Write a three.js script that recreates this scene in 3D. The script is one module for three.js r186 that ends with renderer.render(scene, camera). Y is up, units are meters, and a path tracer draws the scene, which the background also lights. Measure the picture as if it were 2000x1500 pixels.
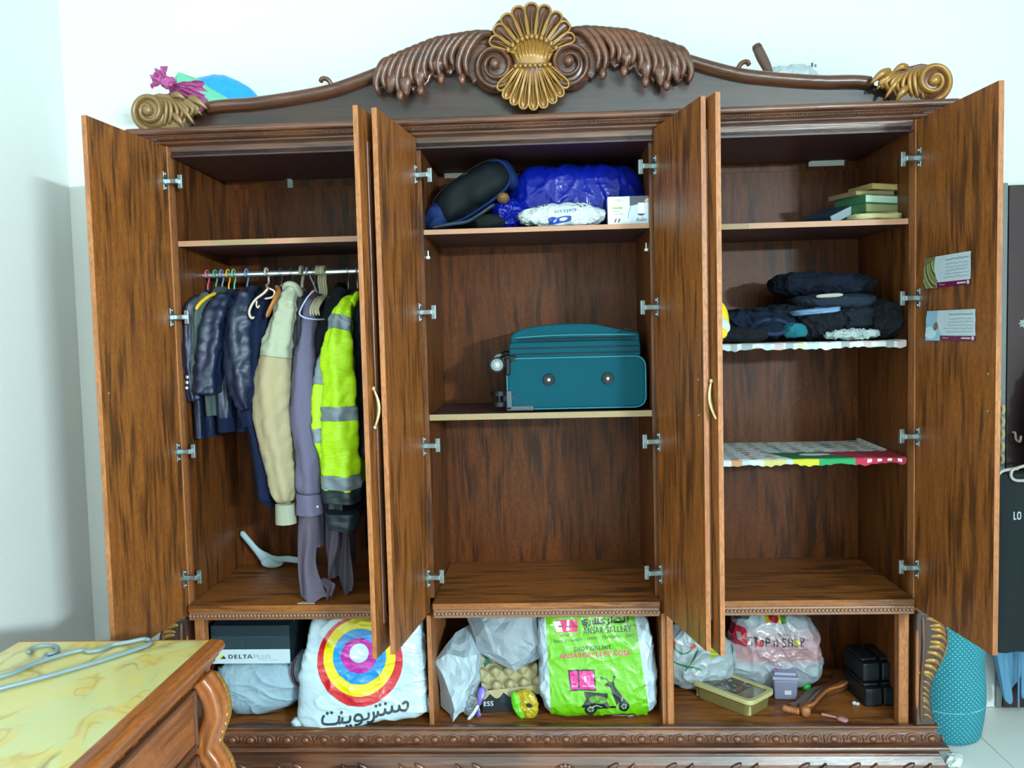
import * as THREE from 'three';
import { RoundedBoxGeometry } from 'three/addons/geometries/RoundedBoxGeometry.js';
import { mergeGeometries, mergeVertices } from 'three/addons/utils/BufferGeometryUtils.js';
import { RectAreaLightUniformsLib } from 'three/addons/lights/RectAreaLightUniformsLib.js';
import { createNoise3D } from 'simplex-noise';

// ---------------------------------------------------------------- camera, exposure, lamps
const scene = new THREE.Scene();
const renderer = new THREE.WebGLRenderer({ antialias: true });
renderer.shadowMap.enabled = true;
renderer.toneMapping = THREE.LinearToneMapping;
renderer.toneMappingExposure = 0.63;
scene.background = new THREE.Color(0x000000);

const camera = new THREE.PerspectiveCamera(49.43, 4 / 3, 0.05, 60);
camera.position.set(0.0405, 1.592, 2.8822);
{
  const yaw = 0.0468, pitch = -0.0624, roll = -0.0249;
  const f = new THREE.Vector3(-Math.sin(yaw) * Math.cos(pitch), Math.sin(pitch), -Math.cos(yaw) * Math.cos(pitch));
  const r0 = new THREE.Vector3(Math.cos(yaw), 0, -Math.sin(yaw)), u0 = new THREE.Vector3().crossVectors(r0, f);
  const r = r0.clone().multiplyScalar(Math.cos(roll)).addScaledVector(u0, Math.sin(roll));
  const u = u0.clone().multiplyScalar(Math.cos(roll)).addScaledVector(r0, -Math.sin(roll));
  camera.quaternion.setFromRotationMatrix(new THREE.Matrix4().makeBasis(r, u, f.clone().negate()));
}
camera.updateMatrixWorld();

RectAreaLightUniformsLib.init();
const LIGHT_TINT = new THREE.Color().setRGB(0.74, 0.97, 1.06);
const LAMPS = [   // tubes behind and above the camera: place, turn of the fitting, length, strength
  { at: [3.18, 2.36, 6.1], aim: [-1.94, 1.7, 6.2], len: 1.2, k: 4700, label: 'white tube lamp near the far end of the right wall, opposite the wardrobe' },
  { at: [0.5, 3.1, 3.2], aim: [0.5, 0, 3.0], len: 1.2, k: 150, label: 'white tube lamp on the ceiling in the middle of the room' },
];

// ---------------------------------------------------------------- helpers
const V = (x, y, z) => new THREE.Vector3(x, y, z);
function rng(seed) { let a = seed >>> 0; return () => { a = (a + 0x6d2b79f5) | 0; let t = Math.imul(a ^ (a >>> 15), 1 | a); t = (t + Math.imul(t ^ (t >>> 7), 61 | t)) ^ t; return ((t ^ (t >>> 14)) >>> 0) / 4294967296; }; }
const N3 = createNoise3D(rng(77));
const clamp = (x, a = 0, b = 1) => Math.min(b, Math.max(a, x));
const lerp = (a, b, t) => a + (b - a) * t;
const sstep = (a, b, x) => { const t = clamp((x - a) / (b - a)); return t * t * (3 - 2 * t); };
const taken = new Map();
function numbered(name) { const n = taken.get(name) ?? 0; taken.set(name, n + 1); return n ? `${name}_${String(n).padStart(3, '0')}` : name; }
function shade(o) { o.castShadow = true; o.receiveShadow = true; return o; }
function tag(o, label, category, group) { o.userData.label = label; o.userData.category = category; if (group) o.userData.group = group; return o; }
function thing(name, label, category, pos = [0, 0, 0], rotY = 0, group) {
  const g = new THREE.Group(); g.name = numbered(name); g.position.set(...pos); g.rotation.y = rotY; scene.add(g); return tag(g, label, category, group);
}
function part(parent, name, geo, mat, label) { const m = shade(new THREE.Mesh(geo, mat)); m.name = name; parent.add(m); if (label) m.userData.label = label; return m; }
// geometry given in room coordinates, hung under a group that stands elsewhere
const wpart = (g, name, geo, mat, label) => part(g, name, geo.translate(-g.position.x, -g.position.y, -g.position.z), mat, label);
function one(name, geo, mat, label, category, pos = [0, 0, 0], group) { const m = shade(new THREE.Mesh(geo, mat)); m.name = numbered(name); m.position.set(...pos); scene.add(m); return tag(m, label, category, group); }
function struct(name, geo, mat) { const m = shade(new THREE.Mesh(geo, mat)); m.name = name; m.userData.kind = 'structure'; scene.add(m); return m; }

// uv in metres from the dominant axis of the normal; the grain of a texture runs along v
function boxUV(g, grain = 'y', off = [0, 0]) {
  const p = g.attributes.position, n = g.attributes.normal, uv = new Float32Array(p.count * 2);
  for (let i = 0; i < p.count; i++) {
    const x = p.getX(i), y = p.getY(i), z = p.getZ(i), ax = Math.abs(n.getX(i)), ay = Math.abs(n.getY(i)), az = Math.abs(n.getZ(i));
    let a, b;
    if (grain === 'y') { if (ax >= ay && ax >= az) [a, b] = [z, y]; else if (az >= ay) [a, b] = [x, y]; else [a, b] = [x, z]; }
    else if (grain === 'x') { if (ax > ay && ax > az) [a, b] = [y, z]; else if (az >= ay) [a, b] = [y, x]; else [a, b] = [z, x]; }
    else { if (ax > ay && ax > az) [a, b] = [y, z]; else if (az >= ay) [a, b] = [x, y]; else [a, b] = [x, z]; }
    uv[2 * i] = a + off[0]; uv[2 * i + 1] = b + off[1];
  }
  g.setAttribute('uv', new THREE.BufferAttribute(uv, 2)); return g;
}
let offCount = 0;
const nextOff = () => { offCount++; return [(offCount * 0.377) % 1, (offCount * 0.613) % 1]; };
function box(w, h, d, x = 0, y = 0, z = 0, r = 0.0015, grain = 'y') {
  r = Math.min(r, w / 2.2, h / 2.2, d / 2.2);
  const g = new RoundedBoxGeometry(w, h, d, 1, r); g.translate(x, y, z); return boxUV(g, grain, nextOff());
}
const bx = (x0, x1, y0, y1, z0, z1, r, grain) => box(x1 - x0, y1 - y0, z1 - z0, (x0 + x1) / 2, (y0 + y1) / 2, (z0 + z1) / 2, r, grain);
const merged = (list) => mergeGeometries(list.map((g) => { const h = g.index ? g.toNonIndexed() : g; for (const k of Object.keys(h.attributes)) if (!['position', 'normal', 'uv'].includes(k)) h.deleteAttribute(k); return h; }));

// grid surface: f(u, v) -> [x, y, z], optionally closed along u, uv from g(u, v)
function grid(nu, nv, f, { closeU = false, uv, flip = false } = {}) {
  const pos = [], uvs = [], idx = [];
  for (let j = 0; j <= nv; j++) for (let i = 0; i <= nu; i++) { const p = f(i / nu, j / nv); pos.push(p[0], p[1], p[2]); const t = uv ? uv(i / nu, j / nv, p) : [i / nu, j / nv]; uvs.push(t[0], t[1]); }
  for (let j = 0; j < nv; j++) for (let i = 0; i < nu; i++) { const a = j * (nu + 1) + i, b = a + 1, c = a + nu + 1, d = c + 1; if (flip) idx.push(a, c, b, b, c, d); else idx.push(a, b, c, b, d, c); }
  const g = new THREE.BufferGeometry();
  g.setAttribute('position', new THREE.Float32BufferAttribute(pos, 3)); g.setAttribute('uv', new THREE.Float32BufferAttribute(uvs, 2)); g.setIndex(idx); g.computeVertexNormals();
  if (closeU) { const n = g.attributes.normal; for (let j = 0; j <= nv; j++) { const a = j * (nu + 1), b = a + nu; const s = V(n.getX(a) + n.getX(b), n.getY(a) + n.getY(b), n.getZ(a) + n.getZ(b)).normalize(); n.setXYZ(a, s.x, s.y, s.z); n.setXYZ(b, s.x, s.y, s.z); } }
  return g;
}
// tube along points with a changing oval section; rad(t) -> [across, along ref]; ends are closed round unless flat
function sweep(points, rad, { ref = V(0, 0, 1), seg = 40, radial = 10, round = 0.06, disp, uvScale = 1 } = {}) {
  const curve = points.length > 2 ? new THREE.CatmullRomCurve3(points, false, 'centripetal') : new THREE.LineCurve3(points[0], points[1]);
  const P = [], S = [], U = []; const L = curve.getLength();
  for (let j = 0; j <= seg; j++) { const t = j / seg, p = curve.getPointAt(t), T = curve.getTangentAt(t); let s = T.clone().cross(ref); if (s.lengthSq() < 1e-6) s = V(1, 0, 0); s.normalize(); P.push(p); S.push(s); U.push(s.clone().cross(T).normalize()); }
  return grid(radial, seg, (u, v) => {
    const j = Math.round(v * seg); const [a, b] = rad(v); let k = 1;
    if (round > 0) { if (v < round) k = Math.sqrt(Math.max(0, 1 - (1 - v / round) ** 2)); else if (v > 1 - round) k = Math.sqrt(Math.max(0, 1 - (1 - (1 - v) / round) ** 2)); } else if (j === 0 || j === seg) k = 1;
    const th = u * Math.PI * 2; let c = Math.cos(th) * a * k, d = Math.sin(th) * b * k; const q = P[j].clone().addScaledVector(S[j], c).addScaledVector(U[j], d);
    if (disp) { const e = disp(q, th, v); q.addScaledVector(S[j], Math.cos(th) * e * k).addScaledVector(U[j], Math.sin(th) * e * k); }
    return [q.x, q.y, q.z];
  }, { closeU: true, uv: (u, v) => [u * 0.1 * uvScale, v * L * uvScale] });
}
const wire = (pts, r, o = {}) => sweep(pts, () => [r, r], { seg: Math.max(8, pts.length * 6), radial: 8, round: 0.02, ...o });
// soft body: sphere pushed towards a box (p), scaled, then displaced
function blob(rx, ry, rz, { p = 2.6, detail = 22, disp, shape, uvf } = {}) {
  let g = new THREE.IcosahedronGeometry(1, detail); g.deleteAttribute('uv'); g.deleteAttribute('normal'); g = mergeVertices(g, 1e-5);
  const a = g.attributes.position, uv = new Float32Array(a.count * 2);
  for (let i = 0; i < a.count; i++) {
    const d = V(a.getX(i), a.getY(i), a.getZ(i)).normalize(); const k = 1 / Math.pow(Math.abs(d.x) ** p + Math.abs(d.y) ** p + Math.abs(d.z) ** p, 1 / p);
    const q = V(d.x * k * rx, d.y * k * ry, d.z * k * rz);
    if (shape) shape(q, d);
    if (disp) q.addScaledVector(d, disp(q, d));
    a.setXYZ(i, q.x, q.y, q.z); const t = uvf ? uvf(q, d) : [q.x, q.y]; uv[2 * i] = t[0]; uv[2 * i + 1] = t[1];
  }
  g.setAttribute('uv', new THREE.BufferAttribute(uv, 2)); g.computeVertexNormals(); return g;
}
const ridge = (x, y, z) => 1 - Math.abs(N3(x, y, z));
// crumpled film: creases running in random directions
const crumple = (f, amp, s = 0) => (q) => amp * (0.9 * ridge(q.x * f + s, q.y * f * 1.1, q.z * f + s) ** 2 + 0.45 * ridge(q.x * f * 2.3, q.y * f * 2.1 + s, q.z * f * 2.2) ** 2 - 0.7);
function extrude(shape, depth, bevel = 0.002, steps = 12) { return new THREE.ExtrudeGeometry(shape, { depth, bevelEnabled: bevel > 0, bevelThickness: bevel, bevelSize: bevel, bevelSegments: 2, curveSegments: steps }); }
function shapeOf(pts) { const s = new THREE.Shape(); pts.forEach(([x, y], i) => (i ? s.lineTo(x, y) : s.moveTo(x, y))); s.closePath(); return s; }

// ---------------------------------------------------------------- textures
function hash2(ix, iy, s) { let h = Math.imul(ix, 374761393) ^ Math.imul(iy, 668265263) ^ Math.imul(s, 2147483647 - 58); h = Math.imul(h ^ (h >>> 13), 1274126177); return ((h ^ (h >>> 16)) >>> 0) / 4294967296; }
function pn(x, y, px, py, s) { const ix = Math.floor(x), iy = Math.floor(y), fx = x - ix, fy = y - iy, w = (a, n) => ((a % n) + n) % n; const sx = fx * fx * (3 - 2 * fx), sy = fy * fy * (3 - 2 * fy);
  const a = hash2(w(ix, px), w(iy, py), s), b = hash2(w(ix + 1, px), w(iy, py), s), c = hash2(w(ix, px), w(iy + 1, py), s), d = hash2(w(ix + 1, px), w(iy + 1, py), s);
  return lerp(lerp(a, b, sx), lerp(c, d, sx), sy); }
function dataTex(w, h, fn, { srgb = true, size = [1, 1] } = {}) {
  const d = new Uint8Array(w * h * 4);
  for (let j = 0; j < h; j++) for (let i = 0; i < w; i++) { const c = fn(i / w, j / h), k = (j * w + i) * 4; d[k] = clamp(c[0], 0, 255); d[k + 1] = clamp(c[1], 0, 255); d[k + 2] = clamp(c[2], 0, 255); d[k + 3] = 255; }
  const t = new THREE.DataTexture(d, w, h); t.wrapS = t.wrapT = THREE.RepeatWrapping; t.magFilter = THREE.LinearFilter; t.minFilter = THREE.LinearMipmapLinearFilter; t.generateMipmaps = true;
  if (srgb) t.colorSpace = THREE.SRGBColorSpace; t.repeat.set(1 / size[0], 1 / size[1]); t.needsUpdate = true; return t;
}
const mix3 = (a, b, t) => [lerp(a[0], b[0], t), lerp(a[1], b[1], t), lerp(a[2], b[2], t)];
function canvasTex(w, h, draw) { const c = document.createElement('canvas'); c.width = w; c.height = h; const g = c.getContext('2d'); draw(g, w, h); const t = new THREE.CanvasTexture(c); t.colorSpace = THREE.SRGBColorSpace; t.anisotropy = 8; return t; }
function laminate(light, mid, dark, seed) {
  return dataTex(768, 1536, (u, v) => {
    const U = u + (pn(u * 6, v * 10, 6, 10, seed) - 0.5) * 0.022 + (pn(u * 30, v * 50, 30, 50, seed + 7) - 0.5) * 0.006;
    const st = 0.5 * pn(U * 34, v * 7, 34, 7, seed + 1) + 0.5 * pn(U * 80, v * 12, 80, 12, seed + 2);
    const blot = pn(U * 13, v * 6, 13, 6, seed + 3), fib = pn(U * 240, v * 40, 240, 40, seed + 4), brk = pn(U * 110, v * 90, 110, 90, seed + 5);
    const d = sstep(0.5, 0.8, 0.52 * st + 0.36 * blot + 0.16 * brk), m = sstep(0.2, 0.8, 0.55 * st + 0.45 * fib);
    let c = mix3(light, mid, m); c = mix3(c, dark, d * 0.68 + 0.22 * sstep(0.55, 0.8, brk * 0.6 + fib * 0.4)); const k = 0.81 + 0.2 * fib + 0.26 * (brk - 0.45); return [c[0] * k, c[1] * k, c[2] * k];
  }, { size: [0.5, 1.0] });
}
const WOOD = laminate([164, 98, 43], [128, 73, 32], [66, 39, 22], 11);
const WOOD_EDGE = laminate([176, 112, 62], [160, 96, 50], [130, 76, 40], 31);
const CARVE = dataTex(512, 512, (u, v) => { const s = pn(u * 40, v * 5, 40, 5, 3) * 0.6 + pn(u * 120, v * 12, 120, 12, 4) * 0.4, b = pn(u * 5, v * 5, 5, 5, 5); const c = mix3([104, 60, 36], [64, 34, 20], sstep(0.3, 0.8, s * 0.7 + b * 0.35)); return c; }, { size: [0.4, 0.8] });
const GRAIN_BUMP = dataTex(512, 512, (u, v) => { const k = 255 * (0.6 * pn(u * 90, v * 10, 90, 10, 8) + 0.4 * pn(u * 200, v * 40, 200, 40, 9)); return [k, k, k]; }, { srgb: false, size: [0.3, 0.6] });
const WEAVE = dataTex(256, 256, (u, v) => { const k = 128 + 60 * Math.sin(u * Math.PI * 2 * 32) * Math.sin(v * Math.PI * 2 * 32) + 60 * (pn(u * 128, v * 128, 128, 128, 6) - 0.5); return [k, k, k]; }, { srgb: false, size: [0.06, 0.06] });
const CRINKLE = dataTex(512, 512, (u, v) => { let k = 0; for (const [f, a] of [[6, 0.5], [13, 0.3], [29, 0.2]]) k += a * (1 - Math.abs(2 * pn(u * f, v * f, f, f, f) - 1)) ** 2; return [k * 255, k * 255, k * 255]; }, { srgb: false, size: [0.25, 0.25] });

// ---------------------------------------------------------------- materials
const std = (o) => new THREE.MeshStandardMaterial(o), phy = (o) => new THREE.MeshPhysicalMaterial(o);
const M = {
  wood: phy({ map: WOOD, roughness: 0.42, bumpMap: GRAIN_BUMP, bumpScale: 0.0006, specularIntensity: 0.7 }),
  back: phy({ map: WOOD, color: 0xa89680, roughness: 0.42, specularIntensity: 0.35 }),  // same laminate as the doors, with the dim interior's shade darkened into its colour
  inner: phy({ map: WOOD, color: 0xc8c0bc, roughness: 0.42, specularIntensity: 0.7 }),  // door laminate again, tinted down: milder painted shade for sides and partitions
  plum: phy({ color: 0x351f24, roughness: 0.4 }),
  edge: std({ map: WOOD_EDGE, roughness: 0.5 }),
  shelfEdge: std({ color: 0xa87a5e, roughness: 0.55 }),
  rawEdge: std({ color: 0x927c5a, roughness: 0.7 }),
  carve: phy({ map: CARVE, roughness: 0.34, clearcoat: 0.35, clearcoatRoughness: 0.3, bumpMap: GRAIN_BUMP, bumpScale: 0.0006 }),
  carveDark: phy({ map: CARVE, color: 0x8f8688, roughness: 0.36, clearcoat: 0.3, clearcoatRoughness: 0.3 }),
  gold: phy({ color: 0x94692a, roughness: 0.33, metalness: 0.25, clearcoat: 0.4, clearcoatRoughness: 0.3 }),
  goldDull: phy({ color: 0x80623a, roughness: 0.4, metalness: 0.2, clearcoat: 0.3, clearcoatRoughness: 0.35 }),
  trim: phy({ color: 0x7a5238, roughness: 0.32, clearcoat: 0.4, clearcoatRoughness: 0.25 }),
  steel: std({ color: 0x98a4a6, metalness: 0.85, roughness: 0.3 }),
  chrome: std({ color: 0xdfe8ea, metalness: 0.9, roughness: 0.22 }),
  brass: std({ color: 0xc2a878, metalness: 0.75, roughness: 0.28 }),
  white: std({ color: 0xdcdad4, roughness: 0.6 }),
};
// ---------------------------------------------------------------- the room
const PAINT = std({ color: 0xdfe0dd, roughness: 0.75, bumpMap: dataTex(256, 256, (u, v) => { const k = 255 * (0.5 * pn(u * 24, v * 24, 24, 24, 21) + 0.5 * pn(u * 64, v * 64, 64, 64, 22)); return [k, k, k]; }, { srgb: false, size: [0.4, 0.4] }), bumpScale: 0.0008 });
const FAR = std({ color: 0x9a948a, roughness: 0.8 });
const TILE = std({ color: 0xe6e8e2, roughness: 0.25 });
const XL = -1.945, XR = 3.3, ZB = -0.55, ZF = 7.6, YC = 3.15;
struct('wall_back', bx(XL - 0.15, XR + 0.15, 0, YC, ZB - 0.15, ZB, 0.001), PAINT);
struct('wall_left', bx(XL - 0.15, XL, 0, YC, ZB, ZF, 0.001), PAINT);
struct('wall_right', bx(XR, XR + 0.15, 0, YC, ZB, ZF, 0.001), FAR);
struct('wall_front', bx(XL - 0.15, XR + 0.15, 0, YC, ZF, ZF + 0.15, 0.001), FAR);
struct('ceiling', bx(XL - 0.15, XR + 0.15, YC, YC + 0.15, ZB - 0.15, ZF + 0.15, 0.001), PAINT);
struct('floor', bx(XL - 0.15, XR + 0.15, -0.15, -0.004, ZB - 0.15, ZF + 0.15, 0.001), std({ color: 0x9c9f98, roughness: 0.6 }));
{ // polished floor tiles with thin joints
  const fl = scene.getObjectByName('floor'), S = 0.6, g = box(S - 0.003, 0.008, S - 0.003, 0, 0, 0, 0.001);
  for (let i = 0; i < 9; i++) for (let k = 0; k < 14; k++) { const x = XL + S / 2 + i * S, z = ZB + S / 2 + k * S; if (x > XR + 0.3) continue; const m = part(fl, 'tile', g, TILE); m.position.set(x, -0.004, z); m.name = numbered('tile'); }
}
for (const l of LAMPS) {
  const t = thing('tube_lamp', l.label, 'lamp', l.at); t.lookAt(...l.aim);
  const up = Math.abs(l.aim[1] - l.at[1]) > 2;
  part(t, 'housing', box(l.len + 0.06, 0.07, 0.05, 0, 0, -0.025, 0.008), M.white);
  if (!up) part(t, 'bracket', box(0.08, 0.05, 0.16, 0, 0, -0.12, 0.004), M.white);
  const glow = std({ color: 0xffffff, emissive: LIGHT_TINT, emissiveIntensity: 3 });
  const tube = new THREE.CylinderGeometry(0.014, 0.014, l.len, 16); tube.rotateZ(Math.PI / 2); tube.translate(0, 0, 0.02);
  part(t, 'tube', tube, glow);
  const d = V(l.aim[0] - l.at[0], l.aim[1] - l.at[1], l.aim[2] - l.at[2]).normalize();
  const a = new THREE.RectAreaLight(LIGHT_TINT, l.k, l.len, 0.08); a.position.set(l.at[0] + d.x * 0.05, l.at[1] + d.y * 0.05, l.at[2] + d.z * 0.05); a.lookAt(...l.aim); scene.add(a); a.castShadow = true; a.name = numbered('tube_light');
}
// ---------------------------------------------------------------- the wardrobe
const wardrobe = thing('wardrobe', 'large dark wooden six-door wardrobe with carved gold-shell crown, all doors standing open', 'wardrobe');
const W = { xi: 1.25, xo: 1.272, wc: 0.387, pt: 0.042, zb: -0.46, fy: 0.66, cy: 2.22 };
const PX = W.wc + W.pt;           // outer face of a partition
{ // carcass
  for (const s of [-1, 1]) part(wardrobe, 'hinge_stile', bx(Math.min(s * 1.256, s * 1.276), Math.max(s * 1.256, s * 1.276), 0.61, 2.257, -0.002, 0.033, 0.002), M.edge);
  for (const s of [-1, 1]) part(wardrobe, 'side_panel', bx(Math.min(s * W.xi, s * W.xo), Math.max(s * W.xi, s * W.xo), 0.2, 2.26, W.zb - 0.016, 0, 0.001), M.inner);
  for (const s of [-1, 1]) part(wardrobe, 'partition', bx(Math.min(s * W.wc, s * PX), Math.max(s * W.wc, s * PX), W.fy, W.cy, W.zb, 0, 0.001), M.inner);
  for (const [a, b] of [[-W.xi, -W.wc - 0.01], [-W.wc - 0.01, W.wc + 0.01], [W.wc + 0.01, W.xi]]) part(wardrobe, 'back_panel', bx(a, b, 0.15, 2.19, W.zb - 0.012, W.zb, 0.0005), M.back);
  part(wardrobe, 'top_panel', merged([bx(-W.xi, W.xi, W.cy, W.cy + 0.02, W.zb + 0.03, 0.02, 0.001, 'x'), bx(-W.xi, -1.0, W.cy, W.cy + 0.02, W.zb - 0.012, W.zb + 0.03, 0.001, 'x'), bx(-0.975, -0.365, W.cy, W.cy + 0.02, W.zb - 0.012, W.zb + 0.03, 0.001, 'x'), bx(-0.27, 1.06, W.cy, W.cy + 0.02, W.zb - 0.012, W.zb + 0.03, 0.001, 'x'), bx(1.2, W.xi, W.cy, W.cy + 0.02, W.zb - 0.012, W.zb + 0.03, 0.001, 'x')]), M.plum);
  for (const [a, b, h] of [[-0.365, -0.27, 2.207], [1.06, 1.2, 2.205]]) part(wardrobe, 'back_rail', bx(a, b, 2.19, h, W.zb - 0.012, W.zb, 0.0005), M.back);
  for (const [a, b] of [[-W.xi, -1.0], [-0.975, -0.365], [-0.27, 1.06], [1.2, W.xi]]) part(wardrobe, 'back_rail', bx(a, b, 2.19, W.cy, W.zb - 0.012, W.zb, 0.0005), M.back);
  part(wardrobe, 'top_rail', bx(-W.xo, W.xo, W.cy + 0.004, 2.262, -0.02, 0.02, 0.002, 'x'), M.carve);
  for (const [a, b] of [[-1.249, -0.449], [-0.386, 0.396], [0.449, 1.249]]) {
    part(wardrobe, 'bottom_panel', bx(a, b, W.fy - 0.022, W.fy, W.zb, 0.066, 0.002, 'x'), M.wood);
    const tr = part(wardrobe, 'trim_moulding', bx(a + 0.001, b - 0.001, 0.608, 0.6385, 0.02, 0.066, 0.004, 'x'), M.trim);
    const beads = [], n = Math.floor((b - a) / 0.0128); for (let i = 0; i < n; i++) { const s = new THREE.SphereGeometry(0.0075, 8, 6); s.rotateX(Math.PI / 2); s.scale(0.85, 1.1, 0.8); s.rotateZ(0.5); s.translate(a + 0.008 + i * 0.0128, 0.624, 0.067); beads.push(s); }
    const bm = part(tr, 'bead_row', boxUV(merged(beads), 'x'), M.trim); bm.userData.kind = 'stuff';
  }
  // shelves: board with a lighter lipped front edge
  const shelf = (x0, x1, top, th, mat, z1 = 0) => { const s = part(wardrobe, 'shelf', bx(x0, x1, top - th, top, W.zb + 0.002, z1 - 0.004, 0.001, 'x'), mat[0]); part(s, 'edge_strip', bx(x0, x1, top - th - 0.0006, top + 0.0006, z1 - 0.004, z1, 0.001, 'x'), mat[1]); return s; };
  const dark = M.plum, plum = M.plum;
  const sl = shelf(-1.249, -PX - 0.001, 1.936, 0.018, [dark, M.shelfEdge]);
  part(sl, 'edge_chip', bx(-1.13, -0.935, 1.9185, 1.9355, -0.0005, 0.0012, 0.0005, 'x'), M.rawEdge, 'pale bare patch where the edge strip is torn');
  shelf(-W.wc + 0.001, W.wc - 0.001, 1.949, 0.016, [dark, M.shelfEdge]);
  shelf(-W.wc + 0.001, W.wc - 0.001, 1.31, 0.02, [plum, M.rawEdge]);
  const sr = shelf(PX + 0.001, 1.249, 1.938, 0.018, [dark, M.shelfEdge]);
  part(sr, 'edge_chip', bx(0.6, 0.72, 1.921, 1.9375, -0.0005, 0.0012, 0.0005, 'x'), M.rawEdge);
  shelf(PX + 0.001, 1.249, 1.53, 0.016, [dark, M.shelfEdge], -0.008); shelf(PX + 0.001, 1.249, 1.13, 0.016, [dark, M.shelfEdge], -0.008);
  // little shelf studs
  for (const [x, y] of [[-W.wc + 0.006, 1.86], [W.wc - 0.006, 1.865]]) part(wardrobe, 'shelf_stud', merged([box(0.012, 0.01, 0.016, x, y, -0.06, 0.002), box(0.004, 0.02, 0.008, x, y + 0.014, -0.06, 0.001)]), M.white, 'pale plastic shelf stud');
  // hanging rod
  const rod = new THREE.CylinderGeometry(0.0105, 0.0105, 0.84, 20); rod.scale(1, 1, 0.7); rod.rotateZ(Math.PI / 2); rod.translate(-0.8285, 1.831, -0.2); part(wardrobe, 'hanging_rod', rod, M.chrome, 'shiny steel clothes rod');
  // lower compartments
  part(wardrobe, 'base_board', bx(-W.xi, W.xi, 0.185, 0.205, W.zb, 0.055, 0.002, 'x'), M.wood);
  part(wardrobe, 'lower_partition', bx(-0.4145, -0.3985, 0.205, 0.607, W.zb, 0.03, 0.002), M.edge);
  part(wardrobe, 'lower_partition', merged([bx(0.408, 0.424, 0.205, 0.607, W.zb, 0.02, 0.002), bx(0.42, 0.445, 0.205, 0.607, 0.005, 0.032, 0.005), bx(0.404, 0.412, 0.205, 0.607, 0.01, 0.03, 0.003)]), M.edge);
  for (const s of [-1, 1]) part(wardrobe, 'lower_side', bx(Math.min(s * 1.215, s * 1.25), Math.max(s * 1.215, s * 1.25), 0.205, 0.607, -0.02, 0.02, 0.003), M.edge);
}
// doors: hinge x, sign, width, angle
const doorH = [0.622, 2.255], DT = 0.015, HZ = 0.03;
const wS = 0.4315, wC = 0.396;
const DOORS = [[-1.26, 1, wS, 1.6588, 'left'], [-0.438, -1, wS, 1.394, 'l'], [-0.398, 1, wC, 1.702, 'c'], [0.398, -1, wC, 1.7973, 'c'], [0.438, 1, wS, 1.339, 'r'], [1.26, -1, wS, 1.6634, 'right']];
const doors = DOORS.map(([hx, s, w, a]) => {
  const h = doorH[1] - doorH[0], g = bx(Math.min(0, s * w), Math.max(0, s * w), 0, h, 0, DT, 0.0015);
  const d = part(wardrobe, 'door', g, M.wood); d.position.set(hx, doorH[0], HZ); d.rotation.y = -s * a;
  // edge band on the free edge and raised framed panel on the outside
  part(d, 'edge_band', bx(Math.min(s * (w - 0.001), s * (w + 0.0006)), Math.max(s * (w - 0.001), s * (w + 0.0006)), 0, h, 0.0005, DT + 0.001, 0.0005), M.edge);
  const X = (u0, u1, y0, y1, z0, z1, r) => bx(Math.min(s * u0, s * u1), Math.max(s * u0, s * u1), y0, y1, z0, z1, r);
  part(d, 'panel_moulding', merged([X(0.07, 0.095, 0.09, h - 0.09, DT, DT + 0.008, 0.0035), X(w - 0.075, w - 0.05, 0.09, h - 0.09, DT, DT + 0.008, 0.0035), X(0.095, w - 0.075, 0.09, 0.115, DT, DT + 0.008, 0.0035), X(0.095, w - 0.075, h - 0.115, h - 0.09, DT, DT + 0.008, 0.0035)]), M.carve);
  return d;
});
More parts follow.
